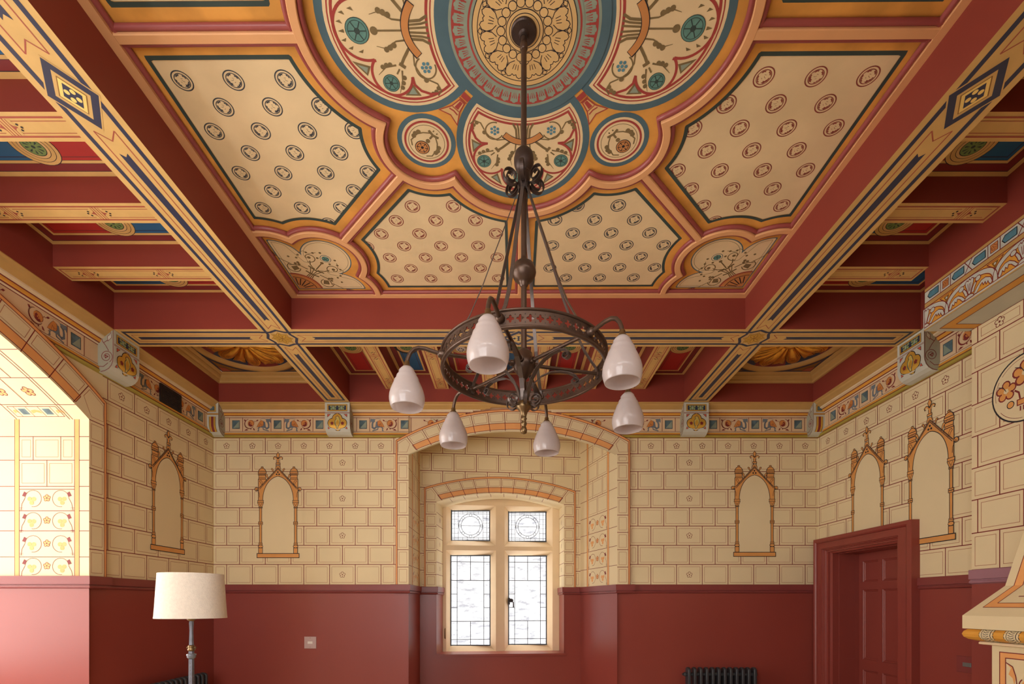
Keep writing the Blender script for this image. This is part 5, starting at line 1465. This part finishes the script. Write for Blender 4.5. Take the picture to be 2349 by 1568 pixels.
# ------------------------------------------------------------------ chandelier
def chandelier():
    cx,cy=.056,2.33
    root=empty('chandelier',(cx,cy,EYE+HM)); tagt(root,'bronze chandelier with pierced quatrefoil ring and six frosted glass shades','chandelier')
    B=-HM
    m=MB(); m.lathe([(0,-.034),(.018,-.034),(.020,-.026),(.025,-.018),(.057,-.014),(.061,-.009),(.061,0)],'iron',(0,0,-.008),36,smooth=False)
    for k in range(6): m.lathe([(0,-.026),(.006,-.019),(.007,-.014)],'ink',(.046*cos(k*pi/3),.046*sin(k*pi/3),0),8)
    m.build('ceiling_plate',root)
    m=MB(); m.tube([(0,0,-.03),(0,0,B+1.18)],.0135,'bronze',18); m.lathe([(.014,-.10),(.018,-.095),(.018,-.07),(.014,-.06)],'bronze',(0,0,0),18); m.build('rod',root)
    m=MB(); z=B+1.569
    m.lathe([(.014,.075),(.016,.06),(.030,.050),(.048,.034),(.056,.012),(.058,0),(.056,-.010),(.046,-.030),(.030,-.044),(.020,-.050),(.020,-.060),(.014,-.068)],'bronze',(0,0,z),36); m.build('ball_knop',root)
    m=MB(); z=B+2.06
    m.lathe([(.014,.095),(.018,.090),(.030,.085),(.042,.070),(.047,.045),(.046,.02),(.036,-.005),(.026,-.015),(.030,-.03),(.028,-.06),(.022,-.10),(.018,-.105)],'iron',(0,0,z),32)
    crown=m.build('crown',root)
    ph0=radians(14.5)
    for k in range(6):
        a=ph0+k*pi/3+radians(8); d=Vector((cos(a),sin(a),0)); t=Vector((-sin(a),cos(a),0))
        def R(r,h): return (d.x*r,d.y*r,B+h)
        m=MB()
        pts=[(.024,1.955),(.030,1.985)]+[(.068+ (.042-.030*i/68)*cos(radians(-140+i*9.5)), 2.005+(.042-.030*i/68)*sin(radians(-140+i*9.5))) for i in range(69)]
        m.ribbon([R(*q) for q in pts],.017,.0035,'iron',t)
        m.build('scroll',crown)
    # straps
    for k in range(6):
        a=ph0+k*pi/3; d=Vector((cos(a),sin(a),0)); t=Vector((-sin(a),cos(a),0))
        pts=[(.026,2.09),(.024,2.02),(.022,1.965),(.040,1.915),(.085,1.79),(.14,1.64),(.20,1.47),(.26,1.325),(.31,1.235),(.345,1.19),(.366,1.165),(.374,1.14),(.374,1.11)]
        m=MB(); m.ribbon([(d.x*r,d.y*r,B+h) for r,h in pts],.017,.004,'strap_steel',t); m.build('strap',root)
    # pierced ring
    R0,R1=.382,.378; z0,z1=B+1.098,B+1.168; zc=(z0+z1)/2; N=60
    m=MB()
    def qf(a):   # quatrefoil radius
        c=abs(cos(2*a)); return .0075+.0085*c**1.2
    for k in range(N):
        ac=2*pi*k/N+ph0; hw=pi/N*R0; hh=(z1-z0)/2
        skip=any(abs(((ac-(ph0+j*pi/3)+pi)%(2*pi))-pi)<.03 for j in range(6))
        n=24
        hole=[(qf(2*pi*i/n)*cos(2*pi*i/n),qf(2*pi*i/n)*sin(2*pi*i/n)) for i in range(n)]
        if skip: hole=[(0.0001*cos(2*pi*i/n),.0001*sin(2*pi*i/n)) for i in range(n)]
        bd=[]
        for i in range(n):
            c,s=cos(2*pi*i/n),sin(2*pi*i/n); mm=max(abs(c)/hw,abs(s)/hh); bd.append((c/mm,s/mm))
        def P(r,q): 
            a=ac+q[0]/R0; return (r*cos(a),r*sin(a),zc+q[1])
        m.grid([[P(R0,q) for q in bd],[P(R0,q) for q in hole],[P(R1,q) for q in hole],[P(R1,q) for q in bd]],'bronze',closed=True,smooth=False)
        if not skip:
            for sx in (-1,1):
                for sz in (-1,1):
                    for r,o in ((R0,.0006),(R1,-.0006)):
                        c=(sx*hw,sz*.016); m.face([P(r+o,(c[0]+.0022*cos(j*pi/4),c[1]+.0022*sin(j*pi/4))) for j in range(8)],'ink')
    ring=m.build('pierced_ring',root)
    m=MB(); n=120
    for z in (z0,z1):
        s=1 if z==z1 else -1
        prof=[(R1-.004,z-s*.003),(R1-.004,z+s*.004),(R0+.002,z+s*.006),(R0+.009,z+s*.002),(R0+.009,z-s*.003),(R0,z-s*.006)]
        m.grid([[(r*cos(2*pi*i/n),r*sin(2*pi*i/n),h) for i in range(n)] for r,h in prof],'bronze',closed=True,closed_rows=True)
    m.build('rim',ring)
    # hub
    m=MB(); z=B+1.13
    m.lathe([(.014,.075),(.026,.070),(.040,.055),(.044,.035),(.050,.02),(.052,0),(.046,-.022),(.034,-.038),(.026,-.046),(.020,-.058),(.013,-.064)],'bronze',(0,0,z),36)
    hub=m.build('hub',root)
    m=MB(); m.tube([(0,0,B+1.09),(0,0,B+.935)],.0105,'bronze',14); m.build('lower_stem',root)
    m=MB(); m.lathe([(.010,.955),(.016,.950),(.030,.940),(.037,.925),(.034,.912),(.020,.898),(.014,.882),(.011,.868),(.015,.864),(.012,.858),(.010,.850),(.014,.843),(.013,.833),(.009,.828),(.012,.822),(.016,.808),(.013,.795),(.0,.790)],'brass',(0,0,B+.015),28); m.build('finial',root)
    arms=[]
    for k in range(6):
        a=ph0+k*pi/3; d=Vector((cos(a),sin(a),0)); t=Vector((-sin(a),cos(a),0))
        def R(r,h): return (d.x*r,d.y*r,B+h)
        arm=MB()
        arm.tube([R(.04,1.135),R(.376,1.135)],.0085,'bronze',12); 
        arm.tube([R(.052,1.135),R(.066,1.135)],.014,'bronze',14)
        path=[(.375,1.135),(.40,1.137),(.43,1.143),(.46,1.150),(.49,1.150),(.512,1.140),(.528,1.120),(.538,1.095),(.541,1.072)]
        arm.tube([R(*q) for q in path],.0088,'bronze',12)
        arm.tube([R(.370,1.135),R(.384,1.135),R(.390,1.135),R(.398,1.136),R(.404,1.137)],[.016,.020,.016,.018,.010],'bronze',16)
        A=arm.build('lamp_arm',root)
        m=MB(); m.lathe([(.009,.018),(.012,.014),(.011,.006),(.016,-.002),(.024,-.014),(.026,-.020),(.022,-.022),(.0,-.022)],'brass',R(.541,1.065),24); m.build('shade_fitter',A)
        # bulb-shaped frosted shade with swirled neck
        m=MB(); prof=[(.022,-.010),(.030,-.018),(.0345,-.026),(.035,-.032),(.041,-.040),(.0435,-.046),(.0475,-.054),(.0500,-.060),(.0545,-.070),(.0600,-.083),(.0665,-.098),(.0725,-.114),(.0770,-.130),(.0785,-.145),(.0780,-.158),(.0745,-.174),(.0705,-.186),(.0690,-.190),(.0675,-.188),(.0715,-.172),(.0750,-.157),(.0755,-.145),(.0735,-.130),(.0690,-.114),(.0560,-.083),(.0400,-.054),(.020,-.020)]
        c=R(.541,1.065); n=48; rows=[]
        for r,z in prof:
            rows.append([(c[0]+(r+(.0016*sin(2*pi*j/n+z*300) if -.075<z<-.02 and r>.03 else 0))*cos(2*pi*j/n),c[1]+(r+(.0016*sin(2*pi*j/n+z*300) if -.075<z<-.02 and r>.03 else 0))*sin(2*pi*j/n),c[2]+z) for j in range(n)])
        m.grid(rows,'frosted_glass',closed=True); m.build('glass_shade',A)
        # inner S-strap from stem to arm with curled tip
        m=MB(); e=[(.016,.955),(.030,.945),(.042,.962),(.040,.975)][:0]
        pts=[(.018,.950),(.020,.975),(.030,1.010),(.050,1.050),(.085,1.088),(.130,1.112),(.180,1.122),(.225,1.122),(.258,1.112),(.275,1.092)]+[(.258+(.019-.0003*i)*cos(radians(-10-i*14)),1.088+(.019-.00045*i)*sin(radians(-10-i*14))) for i in range(1,30)]
        m.ribbon([R(*q) for q in pts],.021,.004,'strap_steel',t); m.build('scroll_strap',root)
        m=MB(); pts=[(.016,.990),(.020,.965),(.034,.940),(.055,.930)]+[(.060+(.030-.00035*i)*cos(radians(-90+i*11)),.960+(.030-.00045*i)*sin(radians(-90+i*11))) for i in range(0,48)]
        a2=a+radians(20); d2=Vector((cos(a2),sin(a2),0)); t2=Vector((-sin(a2),cos(a2),0))
        m.ribbon([(d2.x*r,d2.y*r,B+h) for r,h in pts],.014,.003,'strap_steel',t2); m.build('base_scroll',root)
chandelier()

# ------------------------------------------------------------------ floor lamp
def floor_lamp():
    x,y=-1.972,3.03
    root=empty('floor_lamp',(x,y,0)); tagt(root,'floor lamp with cream linen drum shade on a slim grey metal stem','lamp')
    m=MB(); n=64; zt,zb=1.688,1.418; S_=.835; rows=[]
    for r,z in ((.2085,zt),(.2095,zt-.008),(.2165,zt-.10),(.2235,zt-.2),(.2285,zb+.008),(.229,zb),(.2265,zb),(.2255,zb+.01),(.2065,zt-.003),(.2085,zt)):
        rows.append([((r*S_+.0012*sin(j*1.3)*(1 if z<1.47 else .2))*cos(2*pi*j/n),(r*S_+.0012*sin(j*1.7)*(1 if z<1.47 else .2))*sin(2*pi*j/n),z) for j in range(n)])
    m.grid(rows,'linen',closed=True); sh=m.build('lamp_shade',root); sh.rotation_euler=(0,0,0)
    m=MB(); 
    for z in (zt-.004,zb+.004): m.grid([[(( r)*cos(2*pi*j/n),r*sin(2*pi*j/n),h) for j in range(n)] for r,h in (((.2095*S_ if z>1.5 else .2298*S_),z-.005),((.2098*S_ if z>1.5 else .230*S_),z+.004))],'linen',closed=True)
    for k in range(3): m.tube([(.012*cos(k*2.1),.012*sin(k*2.1),zt-.03),(.172*cos(k*2.1),.172*sin(k*2.1),zt-.012)],.002,'brass',6)
    m.tube([(0,0,1.42),(0,0,zt-.025)],.005,'brass',8)
    m.build('shade_frame',sh)
    m=MB(); 
    m.lathe([(.0,1.418),(.024,1.416),(.024,1.408),(.018,1.402),(.010,1.398)],'brass',(0,0,0),20); m.build('top_collar',root)
    m=MB()
    def sq(w,z): return [(w*cos(pi/4+k*pi/2)*1.0,w*sin(pi/4+k*pi/2)*1.0,z) for k in range(4)]
    m.grid([sq(.011,1.40),sq(.013,1.385),sq(.010,1.34),sq(.013,1.25),sq(.0155,1.20)],'steel_blue',closed=True,smooth=False)
    m.grid([sq(.015,1.165),sq(.016,.9),sq(.018,.5),sq(.02,.08)],'steel_blue',closed=True,smooth=False)
    for z in [1.14-.022*i for i in range(45)]:
        for a in (0,pi/2,pi,3*pi/2):
            m.lathe([(0,.0022),(.0022,0),(0,-.0022)],'brass',(.0118*cos(a),.0118*sin(a),z),6)
    m.build('stem',root)
    m=MB(); m.lathe([(.012,1.252),(.018,1.248),(.020,1.240),(.015,1.232),(.022,1.226),(.020,1.218),(.014,1.214)],'brass',(0,0,0),18); m.tube([(-.028,0,1.236),(.028,0,1.236)],.006,'brass',10); m.build('knuckle',root)
    m=MB(); m.lathe([(.014,1.200),(.026,1.197),(.028,1.190),(.024,1.184),(.024,1.176),(.018,1.170),(.012,1.166)],'steel_blue',(0,0,0),20); m.build('collar',root)
    m=MB(); m.lathe([(.02,.10),(.03,.09),(.05,.05),(.13,.028),(.14,.015),(.14,0),(0,0)],'steel_blue',(0,0,0),36); m.build('base',root)
floor_lamp()

# ------------------------------------------------------------------ radiators
def radiator(label,loc,rz,n,pitch,h):
    root=empty('column_radiator',loc,rz); tagt(root,label,'radiator')
    def outline(ins):
        w=.052-ins; pts=[(-w,.10+ins),(w,.10+ins)]
        pts+= [(w*cos(radians(a)),h-.035+(.035-ins)*sin(radians(a))) for a in range(0,181,20)]
        return pts
    m=MB(); rows=[]
    for x,i in ((-.017,.008),(-.014,.002),(-.010,0),(.010,0),(.014,.002),(.017,.008)): rows.append([(x,y,z) for y,z in outline(i)])
    m.grid(rows,'radiator_grey',closed=True); m.face(rows[0],'radiator_grey'); m.face(rows[-1],'radiator_grey')
    first=m.build('section',root); first.location=(pitch/2,0,0)
    for k in range(1,n):
        c=first.copy(); COL.objects.link(c); c.parent=root; c.location=(pitch*(k+.5),0,0)
    for z in (h-.085,.16): m=MB(); m.tube([(0,0,z),(n*pitch,0,z)],.022,'radiator_grey',14); m.build('connecting_tube',root)
    for x in (-.012,):
        m=MB(); s=-1 if x<0 else 1
        m.tube([(x-s*.01,0,h-.085),(x,0,h-.085),(x+s*.004,0,h-.085)],[.026,.026,.018],'radiator_grey',16); m.tube([(x,0,h-.085),(x+s*.022,0,h-.085)],.013,'radiator_grey',12); m.build('end_plug',root)
    for x in (pitch*.5,pitch*(n-.5)):
        m=MB(); m.tube([(x,0,0),(x,0,.12)],[.02,.012],'radiator_grey',10); m.build('foot',root)
radiator('dark grey column radiator under the right painted niche on the back wall',(2.06,5.86,0),0,12,.0708,.757)
radiator('dark grey column radiator by the left wall behind the floor lamp',(-3.50,4.62,0),pi/2,14,.0708,.733)

# ------------------------------------------------------------------ wall plates, vent, ceiling vent
def plate(name,label,cat,fn,w,h,m1,sw,sh,m2,dx=0):
    m=MB()
    R=[[fn(sx*(w/2-i),sz*(h/2-i),o) for sx,sz in ((-1,-1),(1,-1),(1,1),(-1,1))] for i,o in ((0,0),(0,.004),(.003,.007))]
    m.grid(R,m1,closed=True,smooth=False); m.face(R[-1],m1); o=m.build(name); tagt(o,label,cat)
    m=MB(); R=[[fn(dx+sx*(sw/2-i),sz*(sh/2-i),o2) for sx,sz in ((-1,-1),(1,-1),(1,1),(-1,1))] for i,o2 in ((0,.006),(0,.010),(.002,.012))]
    m.grid(R,m2,closed=True,smooth=False); m.face(R[-1],m2)
    m.build('rocker' ,o)
    for sz in (-1,1):
        m=MB(); m.face([fn(.004*cos(k*pi/4),sz*h*.38+.004*sin(k*pi/4),.0078) for k in range(8)],'brass'); m.build('screw',o)
c=Bp(711.5,1473); plate('light_switch','square lilac grey light switch on the red dado left of the window','switch',lambda u,v,o:(c[0]+u,YB-o,c[1]+v),.145,.145,'plate_lilac',.060,.030,'white_plastic')
c2=Rp(2220,1524); plate('wall_switch','dark red switch plate beside the chimneypiece, right of the door','switch',lambda u,v,o:(XR-o,c2[0]+u,c2[1]+v),.20,.135,'rail_red',.075,.034,'switch_grey')
def vent():
    y0,y1=5.054,5.372; z0,z1=EYE+2.085,EYE+2.275
    m=MB(); x=XL+.012; m.box(x,x+.018,y0,y1,z0,z1,'vent_black')
    o=m.build('vent_grille'); tagt(o,'black vent grille set in the painted frieze on the left wall','vent')
    m=MB()
    for i in range(9):
        for j in range(7):
            yy=y0+.02+(y1-y0-.04)*(i+.5)/9; zz=z0+.015+(z1-z0-.03)*(j+.5)/7
            m.box(x+.018,x+.023,yy-.011,yy+.011,zz-.004,zz+.004,'ink')
    m.build('louvre',o)
vent()
def cvent():
    c=(-.5425,5.225,EYE+HP-.012)
    m=MB(); m.lathe([(0,-.016),(.045,-.016),(.052,-.012),(.056,0),(.056,.004),(0,.004)],'white_plastic',(0,0,0),32)
    o=m.build('ceiling_vent'); o.location=c; tagt(o,'small round white vent on the coffered ceiling behind the chandelier','vent')
    m=MB()
    for k in range(8):
        a=k*pi/4+pi/8
        m.face([(r*cos(a+d),r*sin(a+d),-.0175) for r,d in ((.016,-.22),(.038,-.22),(.038,.22),(.016,.22))],'ink')
    m.build('slot',o)
cvent()

# ------------------------------------------------------------------ chimneypiece
def chimneypiece():
    root=empty('chimneypiece',(BX,CY,0)); tagt(root,'cream painted chimneypiece with flared hood and banded roll moulding','fireplace')
    S='plaster_cream'
    def L(X,hw,h): return [(BX-BX+.0,hw,EYE+h),(X-BX,hw,EYE+h),(X-BX,-hw,EYE+h),(0,-hw,EYE+h)]
    rings=[(2.95,.897,-.155),(2.95,.897,-.071),(3.15,.817,.12),(3.22,.767,.469),(3.39,.70,1.02),(3.50,.66,1.25)]
    m=MB(); m.grid([L(*r) for r in rings],'stone_paint',smooth=False); m.face(L(*rings[0]),'stone_paint'); 
    # painted borders on hood faces
    for i in (1,2,3):
        (X0,w0,h0),(X1,w1,h1)=rings[i],rings[i+1]
        nx,nz=-(h1-h0),(X0-X1)*-1
        l=hypot(nx,nz)
        def f(u,t,o,X0=X0,X1=X1,w0=w0,w1=w1,h0=h0,h1=h1,l=l):
            X=X0+(X1-X0)*t; w=w0+(w1-w0)*t
            return (X-BX-o*abs(h1-h0)/l, u*w, EYE+h0+(h1-h0)*t+o*abs(X1-X0)/l)
        p=Paint(m,f)
        for s in (-1,1):
            a=.90 if i==1 else .905
            t0=.28 if i==1 else 0
            p.poly([(s*.93,t0),(s*.865,t0+(.14 if i==1 else 0)),(s*.865,1),(s*.93,1)],'wall_orange',1)
            p.stroke([(s*.93,t0),(s*.93,1)],.006,'joint_red',2); p.stroke([(s*.865,t0+(.14 if i==1 else 0)),(s*.865,1)],.006,'joint_red',2)
        if i==1:
            p.poly([(-.93,.28),(.93,.28),(.865,.42),(-.865,.42)],'wall_orange',1)
            for a,b in ((.93,.28),(.865,.42)): p.strip([(-a,b-.008),(a,b-.008)],[(-a,b+.008),(a,b+.008)],'joint_red',2)
            p.strip([(-.78,.62),(.78,.62)],[(-.78,.645),(.78,.645)],'joint_red',2)
    m.build('hood',root)
    # roll moulding
    def prof(d,h): return L(2.95+d,.897-d,h)
    m=MB(); P=[(.07,-.155),(.018,-.158),(.004,-.172),(-.002,-.19),(.004,-.208),(.020,-.222),(.05,-.232),(.10,-.236)]
    rows=[prof(*q) for q in P]
    m.grid(rows,'cornice_gold',smooth=False)
    rm=m.build('roll_moulding',root)
    m=MB()
    def fr(u,t,o):
        i=min(6,int(t*7)); g=t*7-i; d=P[i][0]+(P[i+1][0]-P[i][0])*g; h=P[i][1]+(P[i+1][1]-P[i][1])*g
        a=t*pi; return (2.95+d-BX-o*sin(a), u, EYE+h+o*cos(a)*.5)
    p=Paint(m,fr); ts=[.05+.1*i for i in range(10)]
    u=.897-.16
    while u>-.8:
        m=MB(); p=Paint(m,fr)
        for w,k,o in ((.046,'ink',2),(.042,'stone_paint',3),(.030,'ink',4),(.026,'stone_paint',5)):
            for a,b in zip(ts[:-1],ts[1:]): p.rect(u-w,a,u+w,b,k,o)
        for j,t in enumerate(ts[:-1]): p.stroke([(u-.018,t+.02),(u,t+.08),(u+.018,t+.02)],.010,'ink',6)
        m.build('painted_band',rm); u-=.155
    m=MB(); m.grid([prof(.06,-.236),prof(.055,-.242),prof(.055,-.252),prof(.07,-.256),prof(.10,-.258)],S,smooth=False); m.build('fillet',root)
    # body: two piers and a lintel round the fire opening
    m=MB(); X=3.05-BX; W=.80; hz=EYE-.256
    m.box(X,0,-W,W,.95,hz,'stone_paint'); m.box(X,0,W-.32,W,0,.95,'stone_paint'); m.box(X,0,-W,-W+.32,0,.95,'stone_paint')
    m.box(-.04,0,-W+.32,W-.32,0,.95,'ink')
    f=lambda u,v,o:(X-o,u,v); p=Paint(m,f)
    zt=EYE-.313; u1=W-.05
    for q,w,k,o in ((0,.034,'wall_orange',1),):
        p.rectline(-u1+.02,zt-.32,u1-.02,zt,w,k,o)
    p.rectline(-u1,zt-.337,u1,zt+.017,.006,'joint_red',2); p.rectline(-u1+.037,zt-.303,u1-.037,zt-.017,.006,'joint_red',2)
    for k in range(3):
        for s in (1,-1):
            c=(u1-.17-k*.26)*s; z=zt-.165
            p.stroke(spiral(c,z,.085,.045,130,400,26),.007,'scroll_red',3); p.disc(c,z,.035,'wall_orange',3,n=14); 
            for j in range(4): p.disc(c+.022*cos(j*pi/2),z+.022*sin(j*pi/2),.014,'niche_orange',4,n=8)
            p.poly([(c+s*.13,z+.12),(c+s*.10,z+.09),(c+s*.115,z+.05),(c+s*.09,z+.03),(c+s*.08,z-.01),(c+s*.07,z+.05),(c+s*.09,z+.10)],'wall_orange',3)
            p.stroke([(c+s*.13,z+.12),(c+s*.09,z+.10),(c+s*.07,z+.04),(c+s*.06,z-.05)],.006,'scroll_red',4)
            p.disc(c+s*.105,z-.045,.018,'wall_orange',3,n=10)
    m.build('body',root)
chimneypiece()
WORLD_S=9.8; EXPO=0.0
# ------------------------------------------------------------------ floor, front wall, roof, outside, light, camera
def shell():
    mb=MB(); mb.box(-5.2,XR+.35,-1.5,7.3,-.06,0,'floor_oak'); structure(mb.build('floor'))
    mb=MB(); y=YF
    # front wall behind the viewer with two tall windows
    zt=ZB+.03
    wins=((-3.2,-.3),)
    xs=[XL,-2.7,-.7,.8,2.8,XR]
    for a,b in ((XL,-3.2),(-.3,XR)):
        mb.box(a,b,y-.1,y,0,ZD,'dado_red'); mb.box(a,b,y-.1,y,ZD,zt,'stone_paint')
    for a,b in wins:
        mb.box(a,b,y-.1,y,0,.9,'dado_red'); mb.box(a,b,y-.1,y,3.1,zt,'stone_paint')
    structure(mb.build('wall_front'))
    for i,(a,b) in enumerate(wins):
        w=MB()
        for t in (0,.25,.5,.75,1): 
            x=a+(b-a)*t; w.box(max(a,x-.05),min(b,x+.05),y-.09,y-.01,.9,3.1,'plaster_cream')
        w.box(a,b,y-.09,y-.01,2.25,2.33,'plaster_cream'); w.box(a,b,y-.09,y+.02,.88,.94,'plaster_cream')
        ob=structure(w.build('window_%d'%(3+i)))
        for c,d in [(a+(b-a)*k/4+.05,a+(b-a)*(k+1)/4-.05) for k in range(4)]:
            m=MB(); m.face([(c,y-.05,.94),(d,y-.05,.94),(d,y-.05,3.1),(c,y-.05,3.1)],'window_glass'); m.build('pane',ob)
    # outside: rubble wall seen through the back window
    mb=MB(); mb.box(-9,9,10.4,10.8,-3,5.2,'outside_stone'); ob=mb.build('garden_wall'); tagt(ob,'pale rubble stone wall outside beyond the leaded window','wall')
shell()
def area(name,loc,rot,sx,sy,e,col=(1,1,1),portal=False):
    l=bpy.data.lights.new(name,'AREA'); l.shape='RECTANGLE'; l.size=sx; l.size_y=sy; l.energy=e; l.color=col
    o=bpy.data.objects.new(name,l); o.location=loc; o.rotation_euler=rot; COL.objects.link(o)
    if portal: l.cycles.is_portal=True
    return o
W=bpy.data.worlds.new('sky'); SC.world=W; W.use_nodes=True
bg=W.node_tree.nodes['Background']; bg.inputs['Color'].default_value=(0.97,0.97,0.97,1); bg.inputs['Strength'].default_value=WORLD_S
area('portal_bay',(XO-.16,CY,1.9),(0,-pi/2,0),3.0,3.7,1,portal=True)
area('portal_back',(AW.c,7.5,2.1),(-pi/2,0,0),1.8,2.2,1,portal=True)
area('portal_front_a',(-1.75,YF-.14,2.0),(pi/2,0,0),2.9,2.3,1,portal=True)
cam=bpy.data.cameras.new('camera'); co=bpy.data.objects.new('camera',cam); COL.objects.link(co)
cam.sensor_width=36; cam.lens=36*1130/2349; co.location=(0,0,EYE); co.rotation_euler=(pi/2,0,0)
cam.shift_x=0.0; cam.shift_y=(1386-784)/2349; cam.clip_start=.02
SC.camera=co
SC.view_settings.view_transform='Standard'; SC.view_settings.look='None'; SC.view_settings.gamma=1; SC.view_settings.exposure=EXPO
SC.view_settings.use_curve_mapping=False
